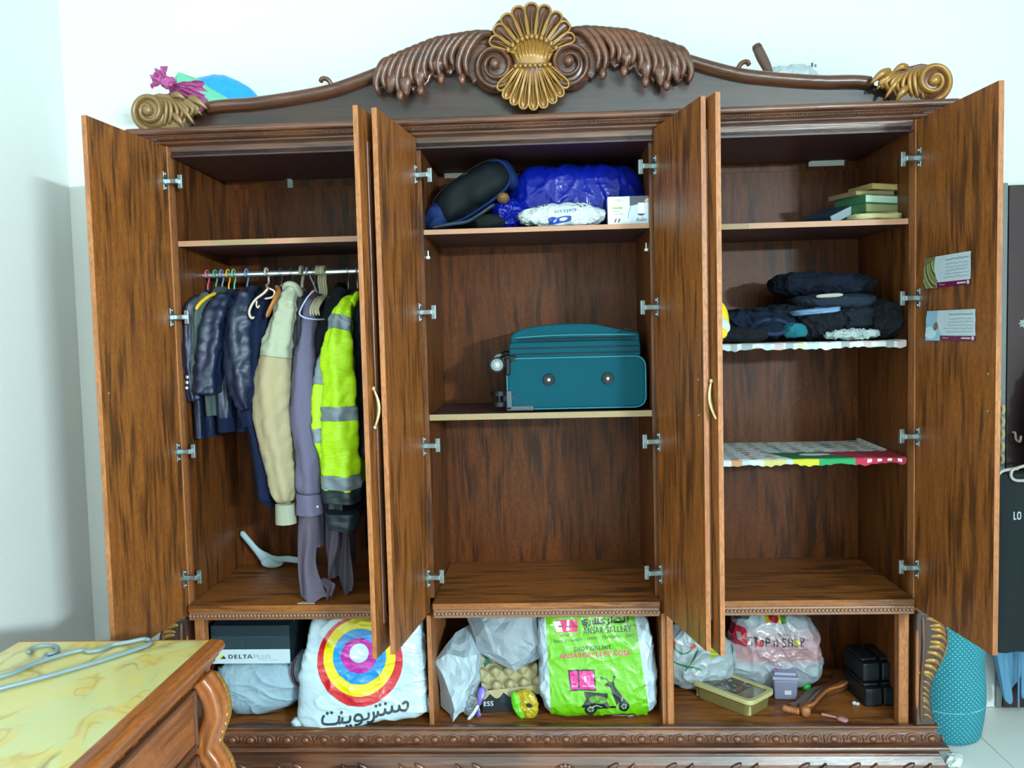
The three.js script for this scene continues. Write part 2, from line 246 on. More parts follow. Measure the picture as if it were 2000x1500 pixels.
{ // hinges
  const spots = { 0: [2.135, 1.671, 1.203, 0.755], 2: [2.128, 1.666, 1.208, 0.747], 3: [2.131, 1.663, 1.208, 0.754], 5: [2.128, 1.671, 1.209, 0.762] };
  for (const k of Object.keys(spots)) for (const y of spots[k]) {
    const [, s] = DOORS[k], d = doors[k], yy = y - doorH[0], X = (u0, u1, y0, y1, z0, z1, r) => bx(Math.min(s * u0, s * u1), Math.max(s * u0, s * u1), y0, y1, z0, z1, r);
    const cup = new THREE.CylinderGeometry(0.0165, 0.0165, 0.006, 18); cup.rotateX(Math.PI / 2); cup.translate(s * 0.024, yy, -0.003); boxUV(cup);
    const h = part(d, 'hinge', merged([X(0.012, 0.034, yy - 0.032, yy + 0.032, -0.0045, -0.0002, 0.002), cup, X(-0.004, 0.02, yy - 0.0085, yy + 0.0085, -0.042, -0.004, 0.003), X(-0.008, 0.004, yy - 0.024, yy + 0.024, -0.052, -0.036, 0.002), ...[-0.024, 0.024].map((o) => { const c = new THREE.SphereGeometry(0.005, 8, 6); c.translate(s * 0.024, yy + o, -0.005); return boxUV(c); })]), M.steel);
  }
  // bow handles and screws
  const bow = (d, s, w, y, loose) => { const pts = []; for (let i = 0; i <= 12; i++) { const t = i / 12; pts.push(V(s * (w - 0.035) + loose * t * 0.03 - (loose ? 0.012 : 0) * Math.sin(Math.PI * t), y + 0.058 - t * 0.116 * (loose ? 0.95 : 1), DT + 0.005 + (loose ? 0.007 : 0.015) * Math.sin(Math.PI * t))); }
    const feet = (loose ? [0] : [0, 12]).map((i) => { const c = new THREE.SphereGeometry(0.008, 12, 8); c.translate(pts[i].x, pts[i].y, DT + 0.005); return c; });
    part(d, 'handle', merged([sweep(pts, (t) => [0.0035 + 0.0025 * Math.sin(Math.PI * t), 0.004], { ref: V(1, 0, 0), seg: 30, radial: 8 }), ...feet]), M.brass, loose ? 'brass bow handle hanging by one screw' : 'brass bow handle'); };
  const hy = 1.376 - doorH[0];
  bow(doors[1], -1, wS, hy, 0); bow(doors[4], 1, wS, hy, 1); bow(doors[5], -1, wS, hy, 0); bow(doors[0], 1, wS, hy, 0);
  for (const [k, w] of [[0, wS], [3, wC], [5, wS]]) for (const y of [1.437, 1.33]) { if (k === 0 && y < 1.4) continue; const c = new THREE.SphereGeometry(0.0045, 10, 6); c.scale(1, 1, 0.5); c.translate(DOORS[k][1] * (w - 0.035), y - doorH[0], -0.001); part(doors[k], 'screw', c, M.steel); }
  for (const y of [0.085, 1.585]) { const c = new THREE.SphereGeometry(0.017, 16, 12); c.scale(1, 1.15, 0.8); c.translate(0.16, y, DT + 0.01); part(doors[2], 'corner_boss', c, M.carve); }
}
// sweep a (z, y) profile round the left end, the front and the right end with mitred corners
function moulding(profile, half, zback, grain = 'x') {
  const path = [V(-half, 0, zback), V(-half, 0, 0), V(half, 0, 0), V(half, 0, zback)], dir = [V(-1, 0, 0), V(-1, 0, 1), V(1, 0, 1), V(1, 0, 0)], gs = [];
  for (let s = 0; s < 3; s++) { const g = grid(profile.length - 1, 1, (u, v) => { const [z, y] = profile[Math.round(u * (profile.length - 1))], k = s + Math.round(v); const q = path[k].clone().addScaledVector(dir[k], z); return [q.x, y, k === 0 || k === 3 ? zback : q.z]; }); gs.push(g.toNonIndexed()); gs[s].computeVertexNormals(); }
  return boxUV(merged(gs), grain);
}
const arcPts = (cz, cy, r, a0, a1, n = 6) => Array.from({ length: n + 1 }, (_, i) => { const a = lerp(a0, a1, i / n); return [cz + r * Math.cos(a), cy + r * Math.sin(a)]; });
{
  const H = Math.PI / 2;
  const crown = [[-0.1, 2.305], [0.085, 2.305], ...arcPts(0.087, 2.294, 0.011, H, -H, 8), [0.08, 2.281], [0.078, 2.278], ...arcPts(0.072, 2.274, 0.006, H, -H), [0.06, 2.267], ...arcPts(0.046, 2.266, 0.0075, H * 0.8, -H, 6), [0.03, 2.257], [-0.02, 2.257]];
  const c = part(wardrobe, 'cornice', moulding(crown.map(([z, y]) => [z, y]), 1.272, W.zb), M.carve);
  const dent = []; for (let i = 0; i < 330; i++) { const b = new THREE.SphereGeometry(0.0042, 5, 4); b.translate(-1.33 + i * 0.0081, 2.2745, 0.0785); dent.push(b); }
  const dm = part(c, 'bead_row', boxUV(merged(dent), 'x'), M.carve); dm.userData.kind = 'stuff';
  part(wardrobe, 'cornice_cover', bx(-1.27, 1.27, 2.285, 2.303, -0.25, 0.0, 0.001, 'x'), M.carve);
  // base moulding with egg beads, and plinth
  const bm = [[0.034, 0.2], [0.036, 0.216], [0.06, 0.22], ...arcPts(0.06, 0.2145, 0.0055, H, -H, 5), [0.05, 0.206], [0.055, 0.2], [0.062, 0.19], [0.062, 0.162], [0.075, 0.158], ...arcPts(0.08, 0.149, 0.009, H * 0.7, -H, 6), [0.06, 0.137], [0.055, 0.128], [-0.05, 0.128]];
  const base = part(wardrobe, 'base_moulding', moulding(bm, 1.27, W.zb), M.carve);
  const egg = new THREE.SphereGeometry(0.0135, 14, 10); egg.scale(1.1, 0.9, 0.75); egg.translate(0, -0.003, 0); const ringPts = []; for (let i = 0; i <= 10; i++) { const a = lerp(-0.35, Math.PI + 0.35, i / 10); ringPts.push(V(0.022 * Math.cos(a), -0.004 + 0.0185 * Math.sin(a), 0.001)); }
  const dart = sweep([V(0.0325, 0.012, 0), V(0.0325, -0.002, 0.002), V(0.0325, -0.014, 0)], (t) => [0.0055 * (1 - t) + 0.001, 0.006], { seg: 8, radial: 6 });
  const eggG = boxUV(merged([egg, wire(ringPts, 0.0034, { seg: 16, radial: 6 }), dart]), 'x');
  for (let i = 0; i < 41; i++) { const m = part(base, 'egg_bead', eggG, M.carve); m.position.set(-1.31 + i * 0.0655, 0.177, 0.062); }
  const pl = [[-0.02, 0.128], [0.055, 0.128], ...arcPts(0.056, 0.117, 0.011, H, -0.2, 5), [0.078, 0.09], [0.085, 0.06], [0.078, 0.02], [0.06, 0.0]];
  const plinth = part(wardrobe, 'plinth', moulding(pl, 1.272, W.zb), M.carve);
  // carved sprays along the plinth
  const curl = (x, s, k) => { const pts = []; for (let i = 0; i <= 14; i++) { const a = i / 14 * 4.2, r = 0.028 * (1 - i / 18); pts.push(V(x + s * (0.03 - r * Math.cos(a)), 0.055 + k + r * Math.sin(a), 0.084)); } return sweep(pts, (t) => [0.008 * (1 - 0.6 * t), 0.008], { seg: 24, radial: 8 }); };
  for (const x of [-1.05, -0.85, -0.62, -0.42, -0.22, 0.2, 0.4, 0.62, 0.85, 1.02, 1.2]) { const s = x < 0 ? 1 : -1; part(plinth, 'leaf_spray', boxUV(merged([curl(x, s, 0), sweep([V(x, 0.06, 0.082), V(x - s * 0.03, 0.09, 0.084), V(x - s * 0.045, 0.1, 0.08)], (t) => [0.012 * Math.sin(Math.PI * (0.15 + 0.8 * t)), 0.007], { seg: 12 }), sweep([V(x - s * 0.05, 0.045, 0.084), V(x - s * 0.09, 0.085, 0.086), V(x - s * 0.1, 0.1, 0.08)], (t) => [0.011 * Math.sin(Math.PI * (0.15 + 0.8 * t)), 0.007], { seg: 12 })]), 'x'), M.carve); }
  const fan = []; for (let i = -3; i <= 3; i++) { const a = Math.PI / 2 + i * 0.36; fan.push(sweep([V(0.06 + 0.01 * Math.cos(a), 0.05 + 0.01 * Math.sin(a), 0.083), V(0.06 + 0.045 * Math.cos(a), 0.05 + 0.052 * Math.sin(a), 0.088)], (t) => [0.004 + 0.008 * t, 0.008], { seg: 8, radial: 8, round: 0.3 })); }
  part(plinth, 'shell_carving', boxUV(merged(fan), 'x'), M.carve);
}
{ // pediment: shaped board, rolled top rail, carvings
  const half = [[1.27, 2.36], [1.14, 2.418], [0.965, 2.43], [0.79, 2.449], [0.69, 2.466], [0.54, 2.512], [0.42, 2.556], [0.3, 2.596], [0.17, 2.612], [0.08, 2.607], [0, 2.603]];
  const topLine = [...half.map(([x, y]) => [-x, y]), ...half.slice(0, -1).reverse().map(([x, y]) => [x, y])];
  const cv = new THREE.CatmullRomCurve3(topLine.map(([x, y]) => V(x, y - 0.022, -0.04)), false, 'centripetal'); const pts = cv.getSpacedPoints(80);
  const board = part(wardrobe, 'pediment', boxUV(extrude(shapeOf([[-1.27, 2.3], ...pts.map((p) => [p.x, p.y]), [1.27, 2.3]]), 0.022, 0.001).translate(0, 0, -0.07), 'x'), M.carveDark);
  part(board, 'top_rail', boxUV(sweep(pts.slice(4, -4), () => [0.0225, 0.03], { seg: 120, radial: 14, round: 0.003 }), 'x'), M.carve);
  for (const s of [-1, 1]) part(board, 'rail_curl', boxUV(sweep([V(s * 0.69, 2.452, -0.03), V(s * 0.705, 2.475, -0.02), V(s * 0.722, 2.476, -0.014), V(s * 0.728, 2.462, -0.01)], (t) => [0.008, 0.011], { seg: 14 }), 'x'), M.carve);
  // acanthus sprays
  const topAt = (x) => { let a = half.find(([q]) => q <= x) ?? half[10]; const i = Math.max(1, half.indexOf(a)), b = half[i - 1]; return lerp(a[1], b[1], (x - a[0]) / (b[0] - a[0] + 1e-9)); };
  const low = (x) => lerp(2.425, 2.412, sstep(0.15, 0.45, x)) + 0.05 * Math.exp(-(((x - 0.29) / 0.08) ** 2));
  for (const s of [-1, 1]) {
    const P = (x, y, z) => V(s * x, y, z), spiral = [], CX = 0.124, CY = 2.489;
    for (let i = 0; i <= 60; i++) { const t = i / 60, a = 2.0 - t * 14.4, r = 0.066 * (1 - t) ** 0.8 + 0.014; spiral.push(P(CX - r * Math.cos(a), CY + r * 1.04 * Math.sin(a), -0.004 + 0.03 * t)); }
    const sc = part(wardrobe, 'acanthus_carving', boxUV(sweep(spiral, (t) => [0.0125 * (1 - 0.45 * t), 0.02 * (1 - 0.3 * t)], { seg: 150, radial: 10 }), 'x'), M.carve);
    const boss = new THREE.SphereGeometry(0.018, 18, 14); boss.translate(s * CX, CY, 0.034); part(sc, 'boss', boxUV(boss), M.carve);
    const gl = []; for (let x = 0.06; x <= 0.53; x += 0.01) gl.push([s * x, topAt(x) - 0.006]); for (let x = 0.53; x >= 0.06; x -= 0.01) gl.push([s * x, Math.min(topAt(x) - 0.02, low(x) + 0.022 + 0.012 * Math.sin(x * 150))]); if (s < 0) gl.reverse();
    part(sc, 'leaf_ground', boxUV(merged([extrude(shapeOf(gl), 0.03, 0.006).translate(0, 0, -0.045), blob(0.082, 0.082, 0.03, { p: 2, detail: 10 }).translate(s * CX, CY, -0.022)]), 'x'), M.carve);
    for (let k = 0; k < 14; k++) { // ribs rolling outwards and down from the rail
      const x0 = 0.135 + k * 0.0262, dx = lerp(0.085, 0.05, k / 13), xe = x0 + dx, yt = topAt(x0) - 0.006, yb = Math.min(low(xe), topAt(xe) - 0.045) + (k % 3 === 1 ? -0.006 : k % 3 === 2 ? 0.02 : 0.012), z = 0.006;
      part(sc, 'leaf', boxUV(sweep([P(x0 - 0.012, yt - 0.004, -0.016), P(x0 + dx * 0.42, yt - 0.012, z + 0.004), P(x0 + dx * 0.82, lerp(yt, yb, 0.35), z + 0.012), P(xe + 0.004, lerp(yt, yb, 0.7), z + 0.01), P(xe - 0.004, yb, z)], (t) => [0.0125 + 0.0035 * Math.sin(Math.PI * t) - 0.004 * t, 0.017], { seg: 34, radial: 10, round: 0.12 }), 'x'), M.carve);
      if (k % 3 === 1 && k < 12) { const b = blob(0.0135, 0.02, 0.014, { p: 2, detail: 8 }); b.translate(s * (xe - 0.006), yb - 0.004, z + 0.008); part(sc, 'drop_bead', boxUV(b), M.carve); }
    }
    for (const [x0, y0, x1, y1] of [[0.418, 2.49, 0.428, 2.4], [0.452, 2.5, 0.486, 2.412], [0.478, 2.525, 0.522, 2.448], [0.37, 2.5, 0.378, 2.43], [0.31, 2.53, 0.315, 2.472]]) {
      part(sc, 'leaf_tip', boxUV(sweep([P(x0, y0, 0.004), P((x0 + x1) / 2 + 0.006, (y0 + y1) / 2, 0.02), P(x1, y1, 0.004)], (t) => [0.023 * Math.sin(Math.PI * (0.2 + 0.76 * t)) ** 0.8, 0.013], { seg: 18, radial: 10, round: 0.08 }), 'x'), M.carve);
      part(sc, 'leaf_vein', boxUV(sweep([P(x0, y0, 0.018), P((x0 + x1) / 2 + 0.006, (y0 + y1) / 2, 0.032), P(x1, y1 + 0.012, 0.012)], () => [0.0028, 0.003], { seg: 12, radial: 6 }), 'x'), M.carve);
    }
    // gilded end scroll
    const E = (x, y, z) => V(s * x, y, z), esp = [], EX = 1.314, EY = 2.378;
    for (let i = 0; i <= 50; i++) { const t = i / 50, a = -1.6 + t * 10.6, r = 0.05 * (1 - t) ** 0.85 + 0.009; esp.push(E(EX + r * Math.cos(a), EY + r * 1.04 * Math.sin(a), 0.018 + 0.02 * t)); }
    const mat = s < 0 ? M.goldDull : M.gold;
    const es = part(wardrobe, 'end_scroll', sweep(esp, (t) => [0.0125 * (1 - 0.4 * t), 0.022 * (1 - 0.3 * t)], { seg: 120, radial: 10 }), mat);
    const eb = new THREE.SphereGeometry(0.019, 18, 14); eb.translate(s * EX, EY, 0.036); part(es, 'boss', eb, mat);
    part(es, 'scroll_body', boxUV(merged([blob(0.06, 0.06, 0.034, { p: 2.2, detail: 12 }).translate(s * EX, EY, 0), extrude(shapeOf((() => { const q = [[1.33, 2.312], [1.33, 2.43], [1.285, 2.438], [1.22, 2.425], [1.165, 2.41], [1.185, 2.385], [1.205, 2.345], [1.215, 2.312]].map(([x, y]) => [s * x, y]); return s < 0 ? q.reverse() : q; })()), 0.045, 0.005).translate(0, 0, -0.04), bx(s < 0 ? -1.345 : 1.2, s < 0 ? -1.2 : 1.345, 2.304, 2.318, -0.05, 0.036, 0.004)])), s < 0 ? M.goldDull : M.carve);
    for (let k = 0; k < 8; k++) { const x0 = 1.285 - k * 0.0145, y0 = 2.437 - k * 0.004, x1 = x0 - 0.004 - k * 0.0035 + (k < 3 ? 0.004 : 0), y1 = 2.322 + k * 0.006;
      part(es, 'leaf', sweep([E(x0 + 0.014, y0 - 0.004, 0.006), E(x0 - 0.012, lerp(y0, y1, 0.25), 0.02), E(x1 - 0.008, lerp(y0, y1, 0.6), 0.02), E(x1 + 0.006, y1, 0.01)], (t) => [0.0045 + 0.0035 * Math.sin(Math.PI * t), 0.009], { seg: 18, radial: 8 }), mat); }
    for (const [a, b, c, d, w] of [[1.222, 2.408, 1.165, 2.33, 0.01], [1.2, 2.416, 1.138, 2.362, 0.011], [1.185, 2.424, 1.118, 2.382, 0.012], [1.24, 2.43, 1.19, 2.416, 0.011], [1.24, 2.37, 1.2, 2.318, 0.012]]) part(es, 'leaf', sweep([E(a, b, 0.012), E((a + c) / 2, (b + d) / 2 + 0.008, 0.024), E(c, d, 0.008)], (t) => [w * Math.sin(Math.PI * (0.25 + 0.68 * t)), 0.008], { seg: 14, radial: 8, round: 0.1 }), mat);
  }
  // gilded shell
  const shell = part(wardrobe, 'shell_ornament', boxUV(merged([blob(0.13, 0.06, 0.02, { p: 2.2, detail: 12 }).translate(0.002, 2.612, -0.012), blob(0.085, 0.05, 0.02, { p: 2.2, detail: 12 }).translate(0.002, 2.4, -0.01), blob(0.062, 0.1, 0.03, { p: 2.4, detail: 10 }).translate(0.002, 2.51, 0.0)])), M.carve);
  const lobes = (cx, cy, n, spread, r0, lenF, up, gold, rim) => { for (let i = 0; i < n; i++) {
    const f = (i - (n - 1) / 2) / ((n - 1) / 2), a = up * (Math.PI / 2) - up * f * spread, len = lenF(f), wd = (spread * 2 / n) * (r0 + len) * 0.49, dir = V(Math.cos(a), Math.sin(a), 0), sd = V(-Math.sin(a), Math.cos(a), 0), c0 = V(cx, cy, 0.012), Q = (l, w, z) => c0.clone().addScaledVector(dir, r0 + l).addScaledVector(sd, w).add(V(0, 0, z));
    const loop = [Q(0, -wd * 0.3, 0.012), Q(len * 0.5, -wd * 0.66, 0.012), Q(len * 0.85, -wd * 0.98, 0.008), Q(len * 0.97, -wd * 0.62, 0.006), Q(len, 0, 0.006), Q(len * 0.97, wd * 0.62, 0.006), Q(len * 0.85, wd * 0.98, 0.008), Q(len * 0.5, wd * 0.66, 0.012), Q(0, wd * 0.3, 0.012)];
    const lb = part(shell, 'shell_lobe', boxUV(grid(8, 12, (u, v) => { const w = (u - 0.5) * 2, ww = wd * (v < 0.85 ? lerp(0.3, 0.98, v / 0.85) : 0.98 * Math.sqrt(Math.max(0, 1 - ((v - 0.85) / 0.15) ** 2))), q = Q(len * v, w * ww, 0.004 - 0.01 * (1 - w * w) * v); return [q.x, q.y, q.z]; })), gold);
    part(lb, 'rim', sweep(loop, () => [0.0042, 0.0055], { seg: 50, radial: 7 }), rim);
    part(lb, 'rib', sweep([Q(0, 0, 0.01), Q(len * 0.5, 0, 0.006), Q(len * 0.86, 0, 0.0)], (t) => [0.0032 * (1 - t * 0.5), 0.006], { seg: 12, radial: 7 }), rim);
  } };
  lobes(0.002, 2.497, 9, 1.06, 0.062, (f) => 0.128 - 0.03 * Math.abs(f) ** 1.6, 1, M.carve, M.gold);
  lobes(0.002, 2.535, 9, 0.74, 0.062, (f) => 0.137 - 0.026 * f * f, -1, M.gold, M.gold);
  for (let i = 0; i < 11; i++) { const t = i / 10, x = lerp(-0.078, 0.082, t), b = new THREE.SphereGeometry(0.0085, 10, 8); b.scale(0.9, 1.1, 0.9); b.translate(x, 2.532 + 0.04 * (1 - (2 * t - 1) ** 2), 0.036); part(shell, 'bead', b, M.gold); }
  for (let i = 0; i < 8; i++) { const t = i / 7, b = new THREE.SphereGeometry(0.0075, 10, 8); b.translate(lerp(-0.055, 0.06, t), 2.478, 0.034); part(shell, 'bead', b, M.gold); }
  const sheaf = part(shell, 'sheaf', grid(90, 16, (u, v) => { const x = (u - 0.5) * 2, wd = lerp(0.055, 0.08, v ** 1.5), y = 2.485 + v * (0.05 + 0.036 * (1 - x * x)); const fl = v > 0.25 ? 0.0035 * Math.sin(x * 34) * sstep(0.25, 0.5, v) : 0; return [0.002 + x * wd, y, 0.008 + 0.028 * Math.sqrt(Math.max(0, 1 - x * x)) * (0.75 + 0.4 * Math.sin(Math.PI * v)) + fl]; }), M.gold);
}
{ // carved lower corner posts
  for (const s of [-1, 1]) {
    const prof = [[1.262, 0.606], [1.335, 0.6], [1.352, 0.565], [1.358, 0.525], [1.348, 0.47], [1.33, 0.42], [1.31, 0.375], [1.303, 0.33], [1.305, 0.29], [1.316, 0.235], [1.32, 0.222], [1.262, 0.222]];
    const cv = new THREE.CatmullRomCurve3(prof.slice(1, 11).map(([x, y]) => V(x, y, 0))).getPoints(40), pts = [[1.262, 0.606], ...cv.map((p) => [p.x, p.y]), [1.262, 0.222]];
    let g = extrude(shapeOf((s < 0 ? pts.map(([x, y]) => [-x, y]).reverse() : pts)), 0.06, 0.004).translate(0, 0, -0.006);
    const post = part(wardrobe, 'corner_post', boxUV(g), M.carveDark);
    const line = cv.map((p) => V(s * (p.x - 0.012), p.y, 0.058));
    part(post, 'edge_bead', sweep([V(s * 1.262, 0.604, 0.055), V(s * 1.262, 0.224, 0.055)], () => [0.005, 0.006], { seg: 4, ref: V(1, 0, 0) }), M.edge);
    part(post, 'edge_bead', sweep([V(s * 1.278, 0.6, 0.058), V(s * 1.28, 0.5, 0.06), V(s * 1.274, 0.35, 0.06), V(s * 1.276, 0.226, 0.058)], () => [0.007, 0.006], { seg: 20, ref: V(1, 0, 0) }), M.carve);
    for (let k = 0; k < 19; k++) { const q = line[2 + Math.floor(k * 1.8)]; part(post, 'gilt_leaf', sweep([V(q.x - s * (k < 11 ? 0.044 : 0.024), q.y + 0.004 + 0.008 * (k % 2), 0.052), V(q.x - s * 0.008, q.y + 0.006, 0.06), V(q.x + s * 0.013, q.y - 0.016, 0.05)], (t) => [0.0085 * Math.sin(Math.PI * (0.15 + 0.8 * t)) * (k < 11 ? 1 : 0.7), 0.0065], { seg: 12, radial: 8 }), k < 11 ? M.gold : M.goldDull); }
    const gs = line.slice(1, 24); part(post, 'gilt_ground', sweep(gs.map((q) => V(q.x + s * 0.002, q.y, 0.045)), (t) => [0.024 * Math.sin(Math.PI * (0.1 + 0.85 * t)), 0.012], { seg: 40, radial: 10 }), M.gold);
  }
}
// ---------------------------------------------------------------- dresser in the left foreground
const MARBLE = dataTex(768, 768, (u, v) => {
  const w = (a, b, f, s) => pn(u * f + a, v * f + b, f, f, s); const qx = w(0, 0, 3, 41) * 2 + w(0, 0, 7, 42) * 0.8, qy = w(0, 0, 3, 43) * 2 + w(0, 0, 7, 44) * 0.8;
  const base = pn(u * 4 + qx, v * 4 + qy, 4, 4, 45), cl = pn(u * 9 + qx, v * 9 + qy, 9, 9, 46), vein = Math.abs(pn(u * 5 + qx * 1.4, v * 5 + qy * 1.4, 5, 5, 47) - 0.5) * 2, fine = Math.abs(pn(u * 13 + qx * 2, v * 13 + qy, 13, 13, 48) - 0.5) * 2;
  let c = mix3([204, 190, 112], [192, 190, 130], sstep(0.35, 0.7, base)); c = mix3(c, [204, 178, 92], sstep(0.5, 0.8, cl) * 0.8);
  const jag = pn(u * 60, v * 60, 60, 60, 50), ve = vein + 0.12 * (jag - 0.5); c = mix3(c, [132, 98, 48], (1 - sstep(0.0, 0.22, ve)) * sstep(0.5, 0.8, pn(u * 5 + 1, v * 5, 5, 5, 49)) * 0.55 * (0.4 + jag)); c = mix3(c, [168, 130, 66], (1 - sstep(0, 0.25, fine + 0.1 * (jag - 0.5))) * 0.35 * sstep(0.4, 0.7, cl)); c = mix3(c, [196, 196, 150], 0.25 * sstep(0.5, 0.8, pn(u * 11, v * 11, 11, 11, 52))); return c;
}, { size: [0.55, 0.75] });
{
  const dr = thing('dresser', 'carved wooden dresser with a yellow marble top in the left foreground', 'dresser');
  const T = 0.74, XM = -0.943, X1 = -0.9, X0 = -1.5, Z0 = 0.608, Z1 = 1.75;
  part(dr, 'marble_top', bx(X0, XM, T - 0.012, T, Z0, Z1, 0.001, 'n'), phy({ map: MARBLE, roughness: 0.2, clearcoat: 0.3, clearcoatRoughness: 0.15 }), 'yellow veined marble slab');
  const H = Math.PI / 2, ridgeG = (prof) => { const g = grid(prof.length - 1, 1, (u, v) => { const [x, y] = prof[Math.round(u * (prof.length - 1))]; return [x, y, lerp(Z1, Z0 - 0.004 + 0, v)]; }).toNonIndexed(); g.computeVertexNormals(); return g; };
  const ep = [[XM, T - 0.02], [XM, T + 0.0015], [XM + 0.004, T + 0.002], ...arcPts(X1 - 0.016, T - 0.014, 0.016, H, -H * 0.9, 10), [X1 - 0.026, T - 0.034], ...arcPts(X1 - 0.026, T - 0.041, 0.007, H, -H, 6), [X1 - 0.036, T - 0.052], ...arcPts(X1 - 0.036, T - 0.058, 0.006, H, -H, 6), [X1 - 0.05, T - 0.068], [X1 - 0.05, T - 0.08]];
  const edgeWood = phy({ map: laminate([168, 96, 44], [146, 78, 32], [104, 54, 24], 51), roughness: 0.35, clearcoat: 0.4, clearcoatRoughness: 0.2 });
  part(dr, 'top_edge', boxUV(ridgeG(ep), 'n'), edgeWood);
  part(dr, 'back_edge', merged([bx(X0 - 0.004, X1 - 0.012, T - 0.03, T + 0.0005, Z0 - 0.008, Z0, 0.003, 'x'), bx(X0 - 0.01, XM, T - 0.08, T - 0.012, Z0, Z1, 0.002)]), edgeWood);
  const body = part(dr, 'body', bx(X0 + 0.02, X1 - 0.056, 0.0, T - 0.078, Z0 + 0.03, Z1, 0.003), M.wood);
  const xs = X1 - 0.056, frame = (y0, y1) => { const z0 = Z0 + 0.1, z1 = Z1 - 0.05; const p = part(body, 'drawer_front', bx(xs - 0.002, xs + 0.008, y0 + 0.012, y1 - 0.012, z0 + 0.012, z1, 0.003, 'n'), edgeWood); part(p, 'frame_moulding', merged([bx(xs, xs + 0.016, y1 - 0.014, y1, z0, z1, 0.005, 'n'), bx(xs, xs + 0.016, y0, y0 + 0.014, z0, z1, 0.005, 'n'), bx(xs, xs + 0.016, y0, y1, z0, z0 + 0.014, 0.005)]), M.carve); };
  frame(0.48, 0.645); frame(0.29, 0.46); frame(0.1, 0.27);
  // swelling carved corner post
  const post = (z) => { const c = [V(X1 - 0.05, T - 0.08, z), V(X1 - 0.022, T - 0.12, z), V(X1 - 0.01, T - 0.18, z), V(X1 - 0.03, T - 0.24, z), V(X1 - 0.04, T - 0.28, z), V(X1 - 0.012, T - 0.33, z), V(X1 - 0.004, T - 0.4, z), V(X1 - 0.02, T - 0.5, z), V(X1 - 0.04, T - 0.62, z), V(X1 - 0.03, 0.02, z)];
    const p = part(dr, 'corner_post', boxUV(sweep(c, (t) => [0.034, 0.036], { seg: 90, radial: 40, round: 0.01, disp: (q, th) => 0.003 * Math.cos(th * 6) })), edgeWood); const cv = new THREE.CatmullRomCurve3(c, false, 'centripetal');
    for (let k = 0; k < 34; k++) { const q = cv.getPointAt(0.03 + k * 0.019); part(p, 'gilt_leaf', sweep([V(q.x + 0.006, q.y + 0.012, z - 0.034), V(q.x + 0.027, q.y + 0.004, z - 0.018), V(q.x + 0.034, q.y - 0.016, z - 0.002 + 0.012 * (k % 2))], (t) => [0.013 * Math.sin(Math.PI * (0.15 + 0.8 * t)), 0.008], { seg: 10, radial: 8 }), M.gold); } };
  post(Z0 + 0.055);
}
{ // hanger lying on the marble
  const r = 0.0062, y = 0.74 + r + 0.0012, Q = (x, z, dy = 0) => V(x, y + dy, z);
  const mat = std({ color: 0x748689, roughness: 0.4 });
  const h = thing('clothes_hanger', 'grey-blue plastic clothes hanger lying flat on the yellow marble top', 'hanger', [-1.25, 0.74, 0.78]), o = { ref: V(0, 1, 0) };
  wpart(h, 'hook', wire([Q(-1.405, 0.711), Q(-1.415, 0.685), Q(-1.407, 0.662), Q(-1.382, 0.655), Q(-1.353, 0.667), Q(-1.336, 0.69), Q(-1.334, 0.712), Q(-1.345, 0.726), Q(-1.337, 0.745), Q(-1.321, 0.756)], r, o), mat);
  wpart(h, 'shoulder_bar', wire([Q(-1.44, 0.92), Q(-1.395, 0.885), Q(-1.36, 0.85), Q(-1.345, 0.8), Q(-1.32, 0.752), Q(-1.262, 0.693), Q(-1.242, 0.704), Q(-1.218, 0.697), Q(-1.207, 0.677), Q(-1.2, 0.657), Q(-1.164, 0.636), Q(-1.127, 0.613), Q(-1.105, 0.625)], r, o), mat);
  wpart(h, 'trouser_bar', wire([Q(-1.105, 0.625), Q(-1.094, 0.65), Q(-1.104, 0.674), Q(-1.167, 0.765), Q(-1.249, 0.861), Q(-1.33, 0.94), Q(-1.4, 0.995)], r, o), mat);
}
// ---------------------------------------------------------------- clothes on the rod
const ROD = { y: 1.831, z: -0.2 };
const cloth = (color, rough = 0.85, extra = {}) => phy({ color, roughness: rough, sheen: 0.1, sheenRoughness: 0.6, sheenColor: new THREE.Color(color).lerp(new THREE.Color(0xffffff), 0.3), specularIntensity: 0.35, bumpMap: WEAVE, bumpScale: 0.0006, ...extra });
const LEATHER = (color) => phy({ color, roughness: 0.5, clearcoat: 0.15, clearcoatRoughness: 0.4, bumpMap: CRINKLE, bumpScale: 0.0015 });
// torso of a hung garment seen end-on: v runs from the neck to the hem
function torso(o, v0 = 0, v1 = 1) {
  const { x, top, hem, half = 0.205, zc = ROD.z, t = [0.02, 0.05, 0.05], drop = 0.095, flare = 0, folds = 0.008, seed = 1, shift = 0, skew = 0, grow = 0 } = o; const L = top - hem;
  return grid(64, Math.max(6, Math.round(64 * (v1 - v0))), (u, w) => {
    const v = lerp(v0, v1, w), d = v * L, th = u * Math.PI * 2, s = Math.sin(th), c = Math.cos(th), r = sstep(0.02, 0.3, d);
    const hw = d < drop ? lerp(0.05, half, (d / drop) ** 0.75) : half + flare * ((d - drop) / (L - drop)), tk = d < drop ? lerp(t[0], t[1], d / drop) : lerp(t[1], t[2], (d - drop) / (L - drop));
    const f = folds * r * (Math.sin(th * 7 + seed + d * 3) * 0.5 + N3(s * 2.4 + seed, c * 2, d * 3.2) * 1.1 + N3(s * 6, c * 5 + seed, d * 9) * 0.45);
    const sg = (q, p) => Math.sign(q) * Math.abs(q) ** p;
    return [x + shift * v + skew * s * r + (tk + grow + f) * sg(c, 0.75), top - d, zc + (hw + grow + f * 0.7) * sg(s, 0.85)];
  }, { closeU: true, uv: (u, w, p) => [u * 0.9, p[1]] });
}
